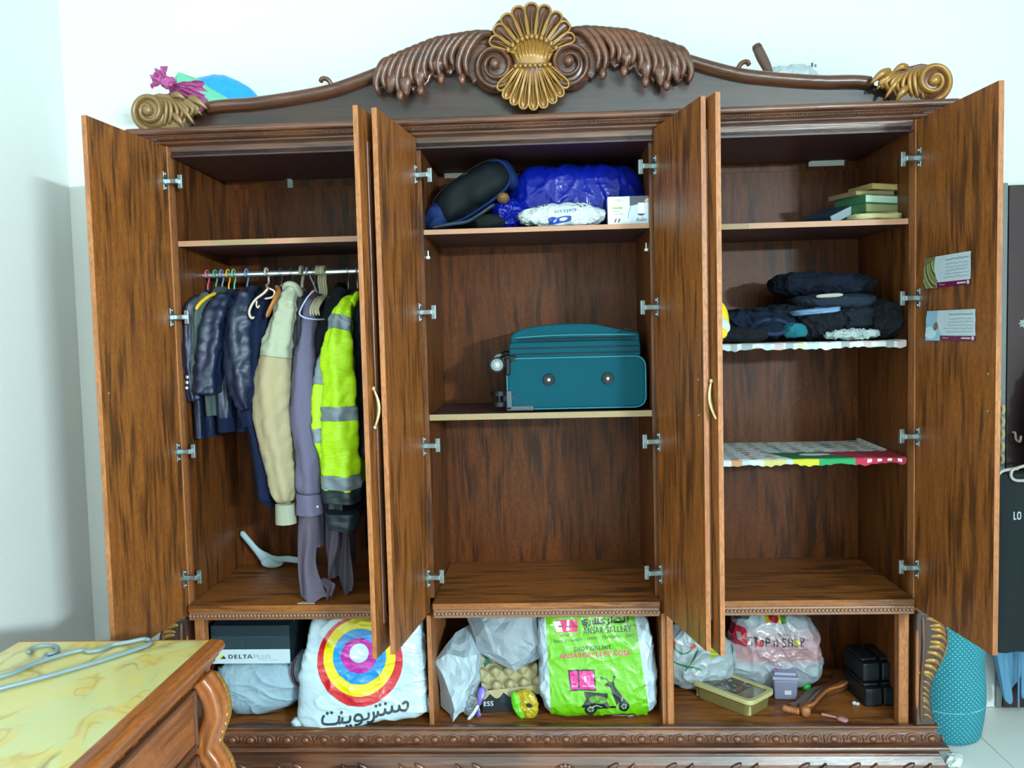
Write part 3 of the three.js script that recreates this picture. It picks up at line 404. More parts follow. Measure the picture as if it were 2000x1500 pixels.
// sleeve: points [x, y, z, r] down the arm; rz = depth over width
function sleeveG(pts, { seed = 1, folds = 0.006, rz = 1.1, seg = 60, crush = 0, grow = 0, t0 = 0, t1 = 1, round = 0.04 } = {}) {
  const n = pts.length - 1, cr = new THREE.CatmullRomCurve3(pts.map((p) => V(p[0], p[1], p[2])), false, 'centripetal'), all = cr.getSpacedPoints(60), part_ = all.slice(Math.round(t0 * 60), Math.round(t1 * 60) + 1);
  const R = (t) => { const q = clamp(t) * n, i = Math.min(n - 1, Math.floor(q)); return lerp(pts[i][3], pts[i + 1][3], sstep(0, 1, q - i)); };
  return sweep(part_, (v) => { const r = R(lerp(t0, t1, v)) + grow; return [r, r * rz]; }, { seg, radial: 36, round, disp: (q, th, v) => folds * (N3(q.x * 9 + seed, q.y * 6, q.z * 9) + 0.6 * Math.sin(th * 5 + seed + q.y * 6) * sstep(0, 0.2, v) + 0.5 * N3(q.x * 24, q.y * 22 + seed, q.z * 24)) + crush * ridge(q.x * 14 + seed, q.y * 16, q.z * 14) ** 3 });
}
const band = (pts, k, mat, g, name) => wpart(g, name, wire(pts, k), mat);

// ---- hangers: hook over the rod, arms running front to back
function hanger(label, x, mat, { group, arms = true, drop = 0.085, half = 0.2, r = 0.0033, turn = 0, flat, neck = 0.055, hookMat, shown } = {}) {
  const g = thing('clothes_hanger', label, 'hanger', [x, ROD.y, ROD.z], turn, group), pts = [], R = 0.0155 + r;
  for (let i = 0; i <= 10; i++) { const a = lerp(-0.5, Math.PI + 0.1, i / 10); pts.push(V(0, R * Math.sin(a) + 0.0, -R * Math.cos(a) * -1)); }
  pts.push(V(0, -0.02, -0.014), V(0, -0.038, -0.002), V(0, -neck - 0.012, 0));
  part(g, 'hook', wire(pts, hookMat ? 0.0018 : r), hookMat ?? mat);
  if (!arms) return g;
  const y0 = -neck - 0.01, A = flat ?? [r * 1.25, r * 1.25];
  for (const s of [-1, 1]) part(g, 'arm', sweep([V(0, y0, 0), V(0, y0 - drop * 0.12, s * half * 0.25), V(0, y0 - drop * 0.55, s * half * 0.65), V(0, y0 - drop, s * half)], (t) => [A[0], A[1] * (0.8 + 0.3 * t)], { seg: 24, radial: 10, ref: V(1, 0, 0) }), mat);
  if (!flat) part(g, 'trouser_bar', wire([V(0, y0 - drop + 0.003, half), V(0, y0 - drop - 0.016, half * 1.0), V(0, y0 - drop - 0.022, half * 0.94), V(0, y0 - drop - 0.022, -half * 0.94), V(0, y0 - drop - 0.003, -half)], r), mat);
  return g;
}
const plastic = (c) => std({ color: c, roughness: 0.4 }), WOODEN = phy({ map: laminate([186, 118, 40], [170, 100, 30], [140, 78, 26], 61), roughness: 0.35, clearcoat: 0.4 });
hanger('pink plastic hanger holding the leftmost navy blazer on the rod', -1.234, plastic(0xc2566e));
hanger('green plastic hanger holding the grey blazer on the rod', -1.203, plastic(0x4f9a76));
hanger('lilac plastic hanger between the first green one and the mustard one', -1.179, plastic(0x7c86a6));
{ const h = hanger('mustard yellow plastic hanger with its shoulder showing at a navy collar', -1.154, plastic(0xd0a020), { drop: 0.1, half: 0.21 }); part(h, 'shoulder_cap', sweep([V(0.012, -0.075, 0.15), V(-0.005, -0.095, 0.2), V(-0.022, -0.125, 0.235), V(-0.026, -0.138, 0.238)], () => [0.006, 0.007], { seg: 16 }), plastic(0xd0a020)); }
hanger('mint green plastic hanger right of the mustard one', -1.133, plastic(0x5cae8a));
hanger('blue plastic hanger holding the second navy leather jacket', -1.084, plastic(0x5a7ea8));
{ // empty cream hanger turned towards the room
  const g = thing('clothes_hanger', 'empty cream plastic hanger turned to the room between navy jackets and wooden hangers', 'hanger', [-0.99, ROD.y, ROD.z]), m = plastic(0xb8a894), r = 0.004;
  const pts = []; for (let i = 0; i <= 8; i++) { const a = lerp(-0.5, Math.PI + 0.1, i / 8); pts.push(V(-1.009, ROD.y + 0.02 * Math.sin(a), ROD.z + 0.02 * Math.cos(a))); }
  wpart(g, 'hook', wire([...pts, V(-1.005, 1.8, -0.21), V(-0.99, 1.785, -0.14), V(-0.955, 1.772, -0.04), V(-0.93, 1.765, 0.02)], r), m);
  wpart(g, 'arm', sweep([V(-0.928, 1.764, 0.025), V(-0.941, 1.748, 0.03), V(-0.971, 1.725, 0.034), V(-0.988, 1.699, 0.038), V(-0.993, 1.678, 0.04), V(-0.985, 1.661, 0.04), V(-0.975, 1.667, 0.04)], () => [r * 1.1, r * 1.5], { seg: 40 }), m);
  wpart(g, 'arm', sweep([V(-0.928, 1.764, 0.02), V(-0.912, 1.752, 0.01), V(-0.917, 1.735, 0.012), V(-0.945, 1.727, 0.02)], () => [r * 0.9, r], { seg: 24 }), m);
  wpart(g, 'notch_hook', wire([V(-0.966, 1.722, 0.035), V(-0.968, 1.704, 0.037), V(-0.963, 1.697, 0.038), V(-0.957, 1.706, 0.037)], 0.003), m);
}
{ const g = hanger('wooden hanger with an empty front arm right of the cream one', -0.955, WOODEN, { arms: false, hookMat: M.steel, neck: 0.05 }); part(g, 'arm', sweep([V(0, -0.055, 0), V(0.03, -0.062, 0.13), V(0.052, -0.085, 0.2), V(0.048, -0.11, 0.228), V(0.035, -0.138, 0.236), V(0.02, -0.17, 0.238)], (t) => [0.007, 0.013], { seg: 36, radial: 12, round: 0.05 }), WOODEN); part(g, 'arm', sweep([V(0, -0.055, 0), V(-0.004, -0.08, -0.1), V(-0.008, -0.14, -0.2)], () => [0.007, 0.012], { seg: 20 }), WOODEN); }
hanger('wooden hanger inside the beige two-tone jacket', -0.915, WOODEN, { flat: [0.006, 0.01], drop: 0.1, half: 0.14, hookMat: M.steel, neck: 0.05 });
hanger('thick cream hanger hook just left of the lavender wire hanger', -0.876, plastic(0xa8a890), { r: 0.006, half: 0.17 });
{ // lavender coated wire hanger, askew
  const g = thing('clothes_hanger', 'empty lavender wire hanger tilted in front of the purple-grey shirt', 'hanger', [-0.855, ROD.y, ROD.z]), m = plastic(0x9aa0c4), pts = [];
  for (let i = 0; i <= 8; i++) { const a = lerp(-0.4, Math.PI, i / 8); pts.push(V(0, 0.018 * Math.sin(a), 0.018 * Math.cos(a))); }
  part(g, 'hook', wire([...pts, V(0.01, -0.02, -0.01), V(0.038, -0.07, 0.02), V(0.045, -0.08, 0.03)], 0.0028), m);
wpart(g, 'frame', wire([V(-0.81, 1.751, -0.17), V(-0.79, 1.752, -0.08), V(-0.77, 1.75, 0.0), V(-0.768, 1.75, 0.03), V(-0.786, 1.726, 0.05), V(-0.808, 1.686, 0.058), V(-0.812, 1.672, 0.06), V(-0.8, 1.66, 0.058), V(-0.766, 1.652, 0.05), V(-0.74, 1.652, 0.0)], 0.0028), m);
}
hanger('wooden hanger inside the purple-grey shirt', -0.83, WOODEN, { flat: [0.006, 0.01], drop: 0.1, half: 0.13, hookMat: M.steel });
for (let i = 0; i < 4; i++) { // nested bundle of cream hangers
  const g = thing('clothes_hanger', ['leftmost of four nested cream plastic hangers bunched on the rod', 'second from left of the four nested cream plastic hangers', 'third from left of the four nested cream plastic hangers', 'rightmost of four nested cream plastic hangers bunched on the rod'][i], 'hanger', [-0.816 + i * 0.0085, ROD.y, ROD.z], 0, 'four nested cream hangers'), m = plastic([0xb4ac8a, 0xa8a284, 0xb8b090, 0xaaa486][i]), pts = [];
  for (let k = 0; k <= 8; k++) { const a = lerp(-0.5, Math.PI + 0.1, k / 8); pts.push(V(0, 0.021 * Math.sin(a), 0.021 * Math.cos(a))); }
  part(g, 'hook', wire([...pts, V(0, -0.03, -0.01), V(0.006, -0.075, 0.0), V(0.004, -0.09, 0.005)], 0.0045), m);
  part(g, 'arm', sweep([V(0.004, -0.09, 0.0), V(0.022, -0.1, 0.09), V(0.03, -0.118, 0.17), V(0.026, -0.145, 0.2), V(0.028 + i * 0.002, -0.168, 0.208)], () => [0.0046, 0.0055], { seg: 24 }), m);
  part(g, 'arm', sweep([V(0.004, -0.09, 0.0), V(0.004, -0.12, -0.05), V(0.004, -0.2, -0.2)], () => [0.0046, 0.0055], { seg: 16 }), m);
}
hanger('steel-hooked hanger inside the plain black jacket', -0.702, M.steel, { r: 0.002, half: 0.17 });
hanger('grey wire hanger inside the high-visibility jacket near the rod end', -0.668, M.steel, { r: 0.0026, half: 0.18, drop: 0.1 });
hanger('black plastic hanger inside the dark jacket against the right door', -0.6, plastic(0x1a1c20), { half: 0.19 });

// ---- garments, left to right
function garment(name, label, cat, o, mat, sleeves = [], group) {
  const g = thing(name, label, cat, [o.x, o.hem, o.zc ?? ROD.z], 0, group); wpart(g, 'body', torso(o), mat);
  for (const s of sleeves) wpart(g, 'sleeve', sleeveG(s.pts, { seed: o.seed ?? 1, ...s.o }), s.mat ?? mat); return g;
}
const NAVY = cloth(0x0b1530), NAVYL = LEATHER(0x0a1732), BLACKC = cloth(0x0e1215), DARKL = LEATHER(0x0b1220);
{ const g = garment('blazer', 'navy leather blazer with three silver sleeve buttons, hung nearest the left side', 'jacket', { x: -1.216, top: 1.775, hem: 1.24, t: [0.012, 0.024, 0.026], half: 0.19, seed: 3 }, NAVYL, [{ pts: [[-1.2, 1.75, -0.04, 0.02], [-1.222, 1.69, -0.02, 0.026], [-1.228, 1.56, -0.012, 0.027], [-1.224, 1.42, -0.01, 0.025], [-1.218, 1.37, -0.01, 0.023]], o: { seed: 4 } }]);
  for (let i = 0; i < 3; i++) { const b = new THREE.SphereGeometry(0.007, 12, 8); b.scale(1, 1, 0.6); b.translate(-1.232 - i * 0.002, 1.462 - i * 0.019, 0.017); wpart(g, 'button', b, M.chrome, 'round silver button'); } }
garment('blazer', 'dark grey wool blazer squeezed between two navy leather jackets', 'jacket', { x: -1.178, top: 1.785, hem: 1.32, t: [0.012, 0.02, 0.022], half: 0.19, seed: 7 }, cloth(0x46524f), [{ pts: [[-1.165, 1.755, -0.04, 0.018], [-1.19, 1.71, -0.015, 0.018], [-1.2, 1.58, -0.004, 0.019], [-1.208, 1.43, 0.0, 0.018]], o: { seed: 2, folds: 0.004 } }]);
{ const g = garment('jacket', 'shiny navy leather jacket in front of the grey blazer', 'jacket', { x: -1.13, top: 1.775, hem: 1.26, t: [0.014, 0.032, 0.04], half: 0.18, seed: 11 }, NAVYL, [{ pts: [[-1.1, 1.745, -0.05, 0.03], [-1.125, 1.68, -0.02, 0.04], [-1.15, 1.56, 0.004, 0.046], [-1.165, 1.45, 0.012, 0.046], [-1.17, 1.395, 0.012, 0.042]], o: { seed: 12, folds: 0.009, crush: 0.004 } }]);
  wpart(g, 'hem_band', torso({ x: -1.13, top: 1.775, hem: 1.26, t: [0.014, 0.032, 0.04], half: 0.18, seed: 11, grow: 0.003, folds: 0.004 }, 0.9, 1.0), NAVY, 'ribbed navy hem'); }
{ const o = { x: -1.055, top: 1.785, hem: 1.262, t: [0.016, 0.036, 0.04], half: 0.185, seed: 21 }, g = garment('jacket', 'navy leather jacket with a ribbed hem, rightmost of the short leather jackets', 'jacket', o, NAVYL, [{ pts: [[-1.035, 1.755, -0.05, 0.03], [-1.045, 1.69, -0.02, 0.043], [-1.05, 1.57, 0.002, 0.048], [-1.04, 1.43, 0.012, 0.043], [-1.022, 1.335, 0.012, 0.03]], o: { seed: 22, folds: 0.008, crush: 0.004 } }]);
  wpart(g, 'cuff', sleeveG([[-1.022, 1.34, 0.012, 0.032], [-1.014, 1.285, 0.012, 0.031]], { seed: 3, folds: 0.003, round: 0.02 }), NAVY, 'ribbed navy cuff'); wpart(g, 'hem_band', torso({ ...o, grow: 0.003, folds: 0.004 }, 0.9, 1.0), NAVY, 'ribbed navy hem'); }
garment('coat', 'long dark navy coat hanging left of the beige jacket', 'coat', { x: -0.978, top: 1.77, hem: 0.985, t: [0.012, 0.03, 0.03], half: 0.17, zc: -0.2, seed: 31, shift: 0.0 }, NAVY, [{ pts: [[-0.965, 1.74, -0.06, 0.026], [-0.985, 1.66, -0.03, 0.032], [-1.0, 1.5, -0.01, 0.036], [-1.005, 1.36, -0.006, 0.036], [-0.99, 1.2, -0.01, 0.03], [-0.985, 1.0, -0.02, 0.026]], o: { seed: 33 } }]);
{ // beige jacket with pale yoke and cuff
  const BEIGE = cloth(0x9c8f70), PALE = cloth(0x9ca08a), o = { x: -0.885, top: 1.775, hem: 1.02, t: [0.014, 0.036, 0.038], half: 0.18, seed: 41 };
  const g = garment('jacket', 'beige jacket with a pale green-grey yoke and ribbed pale cuff', 'jacket', o, BEIGE);
  const arm = [[-0.872, 1.755, -0.06, 0.022], [-0.88, 1.71, -0.02, 0.032], [-0.905, 1.6, 0.0, 0.046], [-0.925, 1.46, 0.01, 0.06], [-0.93, 1.33, 0.012, 0.061], [-0.922, 1.18, 0.01, 0.052], [-0.91, 1.06, 0.008, 0.044], [-0.906, 1.005, 0.008, 0.032]];
  const sl = wpart(g, 'sleeve', sleeveG(arm, { seed: 42, folds: 0.007, crush: 0.004 }), BEIGE);
  wpart(g, 'yoke', sleeveG(arm, { seed: 42, folds: 0.007, crush: 0.004, grow: 0.003, t1: 0.33, round: 0.02 }), PALE, 'pale green-grey shoulder yoke');
  wpart(g, 'collar', sweep([V(-0.9, 1.752, -0.08), V(-0.885, 1.778, -0.05), V(-0.86, 1.775, -0.05), V(-0.845, 1.74, -0.08)], () => [0.012, 0.02], { seg: 20 }), PALE, 'pale stand-up collar');
  wpart(g, 'cuff', grid(60, 16, (u, v) => { const th = u * Math.PI * 2, r = 0.034 + 0.001 * Math.sin(th * 22) + 0.002 * v; return [-0.906 + r * Math.cos(th), 1.006 - v * 0.07, 0.008 + r * 0.95 * Math.sin(th)]; }, { closeU: true }), PALE, 'ribbed pale cuff');
  for (const k of [0]) wpart(g, 'side_stripe', sleeveG(arm.map(([x, y, z, r]) => [x - r * 0.5, y, z - 0.004, r * 0.62]), { seed: 42, folds: 0.005, t0: 0.3, t1: 0.9, grow: 0.0, round: 0.1 }), PALE, 'pale side panel of the sleeve');
}
{ const STR = cloth(0x3a3a42); garment('shirt', 'dark grey shirt half hidden between the beige jacket and the purple-grey shirt', 'shirt', { x: -0.858, top: 1.76, hem: 1.1, t: [0.012, 0.02, 0.024], half: 0.175, zc: -0.22, seed: 51 }, STR, [{ pts: [[-0.85, 1.735, -0.08, 0.02], [-0.845, 1.66, -0.055, 0.026], [-0.84, 1.5, -0.045, 0.03], [-0.838, 1.3, -0.04, 0.03]], o: { seed: 52 } }]); }
{ const PUR = cloth(0x5f5a70), o = { x: -0.812, top: 1.75, hem: 0.84, t: [0.012, 0.024, 0.026], half: 0.185, seed: 61 };
  const arm = [[-0.8, 1.725, -0.06, 0.02], [-0.802, 1.66, -0.02, 0.024], [-0.818, 1.5, 0.0, 0.037], [-0.826, 1.35, 0.008, 0.044], [-0.82, 1.2, 0.01, 0.042], [-0.815, 1.07, 0.01, 0.041], [-0.817, 1.03, 0.01, 0.04]];
  const g = garment('shirt', 'purple-grey long-sleeved shirt with a buttoned cuff beside the high-visibility jacket', 'shirt', o, PUR, [{ pts: arm, o: { seed: 62, folds: 0.005 } }]);
  wpart(g, 'cuff', sleeveG([[-0.817, 1.045, 0.01, 0.043], [-0.819, 1.01, 0.01, 0.0425], [-0.82, 0.968, 0.01, 0.0445]], { seed: 62, folds: 0.004, round: 0.004 }), PUR); const b = new THREE.SphereGeometry(0.004, 8, 6); b.translate(-0.783, 1.0, 0.036); wpart(g, 'button', b, M.white); }
{ // long robe reaching the wardrobe floor, hem folded into a loop
  const MAUVE = cloth(0x5e5563, 0.9), g = thing('robe', 'long mauve-grey robe whose twisted hem reaches the wardrobe floor', 'robe', [-0.79, 0.664, -0.12]);
  wpart(g, 'body', torso({ x: -0.766, top: 1.74, hem: 0.72, t: [0.008, 0.012, 0.03], half: 0.15, zc: -0.2, folds: 0.008, seed: 71 }), MAUVE);
  const sheet = (L, R, name, m = MAUVE, bulge = 0.02, seed = 1) => { const cl = new THREE.CatmullRomCurve3(L.map((p) => V(...p))), cr = new THREE.CatmullRomCurve3(R.map((p) => V(...p))); for (const th of [0]) wpart(g, name, grid(24, 50, (u, v) => { const a = cl.getPoint(v), c = cr.getPoint(v), q = a.lerp(c, u); const w = bulge * Math.sin(Math.PI * u) + 0.006 * Math.sin(u * 9 + seed + v * 4) * sstep(0, 0.3, v) + 0.005 * N3(q.x * 14, q.y * 8, seed); return [q.x, q.y + (v > 0.9 ? 0.008 * Math.sin(u * 8 + seed) * (v - 0.9) * 10 : 0), q.z + w]; }).toNonIndexed(), m); };
  MAUVE.side = THREE.DoubleSide;
  sheet([[-0.86, 1.0, -0.01], [-0.866, 0.88, 0.005], [-0.868, 0.78, 0.015], [-0.862, 0.71, 0.03], [-0.856, 0.672, 0.036]], [[-0.79, 1.0, 0.005], [-0.796, 0.88, 0.01], [-0.805, 0.79, 0.012], [-0.785, 0.725, 0.016], [-0.757, 0.672, 0.03]], 'front_panel', MAUVE, 0.022, 1);
  sheet([[-0.8, 0.735, 0.014], [-0.785, 0.715, 0.02], [-0.77, 0.7, 0.024], [-0.765, 0.685, 0.03], [-0.765, 0.674, 0.03]], [[-0.78, 0.735, -0.01], [-0.755, 0.722, 0.0], [-0.74, 0.715, 0.0], [-0.745, 0.69, 0.01], [-0.748, 0.676, 0.02]], 'hem_fold', MAUVE, 0.008, 3);
  sheet([[-0.775, 0.96, -0.04], [-0.762, 0.88, -0.03], [-0.77, 0.8, -0.03], [-0.772, 0.74, -0.03], [-0.77, 0.71, -0.03]], [[-0.735, 0.96, -0.02], [-0.725, 0.88, -0.01], [-0.735, 0.82, -0.01], [-0.758, 0.75, -0.02], [-0.768, 0.708, -0.03]], 'inner_fold', MAUVE, 0.01, 5);
  sheet([[-0.73, 0.96, -0.06], [-0.722, 0.86, -0.05], [-0.735, 0.78, -0.05], [-0.738, 0.72, -0.05], [-0.732, 0.675, -0.05]], [[-0.69, 0.96, -0.05], [-0.695, 0.86, -0.04], [-0.69, 0.78, -0.035], [-0.682, 0.72, -0.03], [-0.688, 0.672, -0.03]], 'side_panel', cloth(0x4c4650, 0.9, { side: THREE.DoubleSide }), 0.014, 7);
}
garment('trousers', 'dark charcoal trousers hanging behind the mauve robe', 'trousers', { x: -0.655, top: 1.7, hem: 0.75, t: [0.012, 0.02, 0.045], half: 0.07, zc: -0.38, folds: 0.01, seed: 75 }, cloth(0x25242a));
garment('jacket', 'plain black jacket whose shoulder slopes behind the high-visibility jacket', 'jacket', { x: -0.735, top: 1.79, hem: 1.1, t: [0.01, 0.014, 0.016], half: 0.18, zc: -0.22, seed: 81 }, BLACKC, [{ pts: [[-0.69, 1.76, -0.09, 0.028], [-0.72, 1.69, -0.06, 0.036], [-0.755, 1.58, -0.04, 0.034], [-0.765, 1.48, -0.04, 0.03]], o: { seed: 82 } }]);
{ // high-visibility jacket
  const LIME = phy({ color: 0xaedc10, roughness: 0.5, sheen: 0.2, bumpMap: CRINKLE, bumpScale: 0.003 }), TAPE = phy({ color: 0x78848e, roughness: 0.4, metalness: 0.15 }), HEM = LEATHER(0x10222c);
  const o = { x: -0.69, top: 1.745, hem: 0.93, t: [0.016, 0.045, 0.052], half: 0.185, zc: -0.15, drop: 0.13, seed: 91, folds: 0.008, shift: -0.03, flare: 0.0 };
  const g = thing('safety_jacket', 'lime yellow high-visibility jacket with grey reflective bands and a navy hem', 'jacket', [o.x, o.hem, o.zc]);
  wpart(g, 'body', torso(o, 0, 0.86), LIME); wpart(g, 'hem_panel', torso({ ...o, t: [0.016, 0.045, 0.05] }, 0.855, 1), HEM, 'navy lower panel');
  const arm = [[-0.655, 1.735, -0.04, 0.018], [-0.668, 1.69, 0.0, 0.034], [-0.688, 1.6, 0.03, 0.05], [-0.69, 1.46, 0.045, 0.055], [-0.69, 1.32, 0.048, 0.058], [-0.69, 1.2, 0.048, 0.063], [-0.69, 1.09, 0.045, 0.063], [-0.693, 1.02, 0.04, 0.06]];
  const so = { seed: 92, folds: 0.007, crush: 0.004, rz: 0.8 };
  wpart(g, 'sleeve', sleeveG(arm, so), LIME, 'sleeve hanging in front');
  const cut = (a, b, m, n, grow = 0.0032) => wpart(g, n, sleeveG(arm, { ...so, t0: a, t1: b, grow, round: 0.01 }), m);
  cut(0.13, 0.2, TAPE, 'reflective_band'); cut(0.555, 0.62, TAPE, 'reflective_band'); cut(0.86, 0.93, TAPE, 'reflective_band'); cut(0.925, 1.0, HEM, 'cuff', 0.0025);
  // far sleeve at the left with its own bands
  const arm2 = [[-0.69, 1.66, -0.03, 0.02], [-0.72, 1.56, -0.01, 0.032], [-0.748, 1.44, 0.005, 0.036], [-0.757, 1.33, 0.01, 0.04], [-0.76, 1.24, 0.01, 0.04], [-0.752, 1.12, 0.01, 0.026], [-0.75, 1.05, 0.01, 0.014]];
  wpart(g, 'sleeve', sleeveG(arm2, { seed: 95, folds: 0.006, crush: 0.004 }), LIME); const cut2 = (a, b) => wpart(g, 'reflective_band', sleeveG(arm2, { seed: 95, folds: 0.006, crush: 0.004, t0: a, t1: b, grow: 0.002, round: 0.01 }), TAPE);
  cut2(0.16, 0.4); cut2(0.63, 0.71);
  wpart(g, 'collar', sweep([V(-0.648, 1.7, -0.01), V(-0.64, 1.72, -0.03), V(-0.636, 1.735, -0.06)], () => [0.012, 0.02], { seg: 12 }), LIME);
  wpart(g, 'cuff', sleeveG([[-0.698, 0.985, 0.035, 0.06], [-0.7, 0.95, 0.03, 0.055], [-0.705, 0.92, 0.025, 0.045]], { seed: 4, folds: 0.006, rz: 0.8 }), HEM, 'navy padded cuff');
}
garment('jacket', 'dark blue-black jacket pressed between the high-visibility jacket and the door', 'jacket', { x: -0.585, top: 1.76, hem: 1.02, t: [0.016, 0.045, 0.045], half: 0.185, zc: -0.2, seed: 99 }, DARKL, [{ pts: [[-0.595, 1.73, -0.06, 0.03], [-0.6, 1.66, -0.03, 0.04], [-0.6, 1.52, -0.02, 0.042], [-0.595, 1.36, -0.015, 0.04], [-0.6, 1.15, -0.02, 0.036]], o: { seed: 98, crush: 0.004 } }]);
{ // curved strip leaning at the back and a pale disc at the front
  const pts = [V(-1.236, 0.808, -0.42), V(-1.2, 0.77, -0.41), V(-1.16, 0.728, -0.4), V(-1.12, 0.7, -0.39), V(-1.08, 0.7, -0.38), V(-1.03, 0.708, -0.36), V(-0.972, 0.706, -0.34)];
  const g = thing('hanger_arm', 'loose pale blue-grey wide plastic hanger arm lying at the back', 'hanger', [-1.1, 0.664, -0.4]); const PB = plastic(0x9db6bd);
  wpart(g, 'arm', sweep(pts, (t) => [lerp(0.012, 0.0135, t) + 0.012 * Math.exp(-(((t - 0.5) / 0.12) ** 2)), 0.008], { seg: 60, radial: 14, round: 0.05 }), PB);
  wpart(g, 'rounded_foot', blob(0.045, 0.022, 0.01, { p: 2, detail: 8 }).translate(-1.1, 0.687, -0.385), PB);
}
{ const s = new THREE.Shape(); s.absellipse(0, 0, 0.03, 0.022, 0, Math.PI, false); s.closePath(); const g = extrude(s, 0.002, 0.0005); g.rotateX(-Math.PI / 2); const hole = new THREE.TorusGeometry(0.004, 0.0012, 6, 14); hole.rotateX(Math.PI / 2); hole.translate(0, 0.0035, -0.008);
  const t = thing('card_tag', 'pale half-round paper tag lying at the front edge of the left compartment floor', 'tag', [-0.832, 0.661, 0.055]); part(t, 'tag', g, std({ color: 0x98906c, roughness: 0.8 })); part(t, 'eyelet', hole, M.steel); }
// ---------------------------------------------------------------- centre compartment
{ // slouching sports bag
  const g = thing('sports_bag', 'black and navy sports bag slumped on the top centre shelf', 'bag', [-0.24, 1.949, -0.13]); const BK = phy({ color: 0x0d1418, roughness: 0.65, specularIntensity: 0.35, bumpMap: WEAVE, bumpScale: 0.0006 }), BL = phy({ color: 0x0e2450, roughness: 0.6, specularIntensity: 0.35, bumpMap: WEAVE, bumpScale: 0.0006 });
  const B = blob(0.15, 0.066, 0.1, { p: 3, detail: 26, disp: (q) => 0.008 * N3(q.x * 9, q.y * 9, q.z * 9) - 0.02 * Math.exp(-(((q.x + 0.03) / 0.04) ** 2)) * sstep(0, -0.05, q.y) * sstep(0, 0.06, q.z) }); B.rotateZ(0.56); B.translate(-0.222, 2.085, -0.12); wpart(g, 'body', B, BK);
  const rim = (k, z, r, m, n) => { const pts = []; for (let i = 0; i <= 40; i++) { const a = lerp(k[0], k[1], i / 40), c = Math.cos(a), s = Math.sin(a), e = 1 / (Math.abs(c) ** 3 + Math.abs(s) ** 3) ** (1 / 3); const x = c * e * 0.148, y = s * e * 0.064; pts.push(V(-0.222 + x * Math.cos(0.56) - y * Math.sin(0.56), 2.085 + x * Math.sin(0.56) + y * Math.cos(0.56), z)); } wpart(g, n, sweep(pts, () => r, { seg: 80, radial: 8 }), m); };
  rim([-2.6, 0.9], -0.075, [0.006, 0.012], BL, 'piping'); rim([0.5, 3.0], -0.05, [0.0022, 0.004], BK, 'zip');
  wpart(g, 'end_panel', blob(0.03, 0.055, 0.07, { p: 2.6, detail: 10 }).rotateZ(0.5).translate(-0.098, 2.15, -0.14), BL, 'navy end panel');
  wpart(g, 'side_pocket', blob(0.045, 0.055, 0.07, { p: 2.4, detail: 14, disp: crumple(7, 0.01) }).translate(-0.345, 1.995, -0.1), BL, 'navy folded side');
  wpart(g, 'strap', sweep([V(-0.36, 1.957, -0.02), V(-0.3, 1.966, -0.005), V(-0.24, 1.975, -0.02), V(-0.2, 2.0, -0.05), V(-0.14, 2.04, -0.06)], () => [0.006, 0.016], { seg: 40, radial: 8 }), phy({ color: 0x22303a, roughness: 0.7 }), 'webbing strap');
}
one('cloth_roll', blob(0.022, 0.018, 0.05, { p: 2.2, detail: 10, disp: crumple(14, 0.004) }), cloth(0x7a5a38), 'small brown cloth roll wedged between the sports bag and the blue bundle', 'cloth', [-0.113, 2.062, -0.09]);
one('cloth_bundle', blob(0.07, 0.03, 0.06, { p: 2.4, detail: 14, disp: crumple(9, 0.008) }).translate(0, 0.03, 0), cloth(0x151c1c), 'dark folded cloth tucked under the sports bag', 'cloth', [-0.16, 1.95, -0.12]);
{ const FILM = phy({ color: 0x06167c, roughness: 0.3, specularIntensity: 0.3, clearcoat: 0.22, clearcoatRoughness: 0.15, bumpMap: CRINKLE, bumpScale: 0.002 });
  const g = thing('plastic_bundle', 'big bundle wrapped in shiny royal blue plastic on the top centre shelf', 'bundle', [0.14, 1.949, -0.22]);
  wpart(g, 'wrapped_body', blob(0.25, 0.118, 0.15, { p: 3.2, detail: 40, shape: (q) => { if (q.x < -0.12) q.y *= 1 + 0.05 * Math.sin(q.x * 30); }, disp: (q) => 0.006 * ridge(q.x * 7 + q.y * 3, q.y * 6, q.z * 6) ** 2 + 0.008 * ridge(q.x * 10 + 4, q.y * 5 - q.x * 4, q.z * 5) ** 4 + 0.002 * ridge(q.x * 26, q.y * 22, q.z * 22) ** 2 - 0.008 }).translate(0.148, 2.07, -0.235), FILM);
  wpart(g, 'loose_end', blob(0.07, 0.055, 0.06, { p: 2.4, detail: 22, disp: crumple(16, 0.014) }).translate(-0.085, 2.008, -0.13), FILM, 'gathered loose end'); }
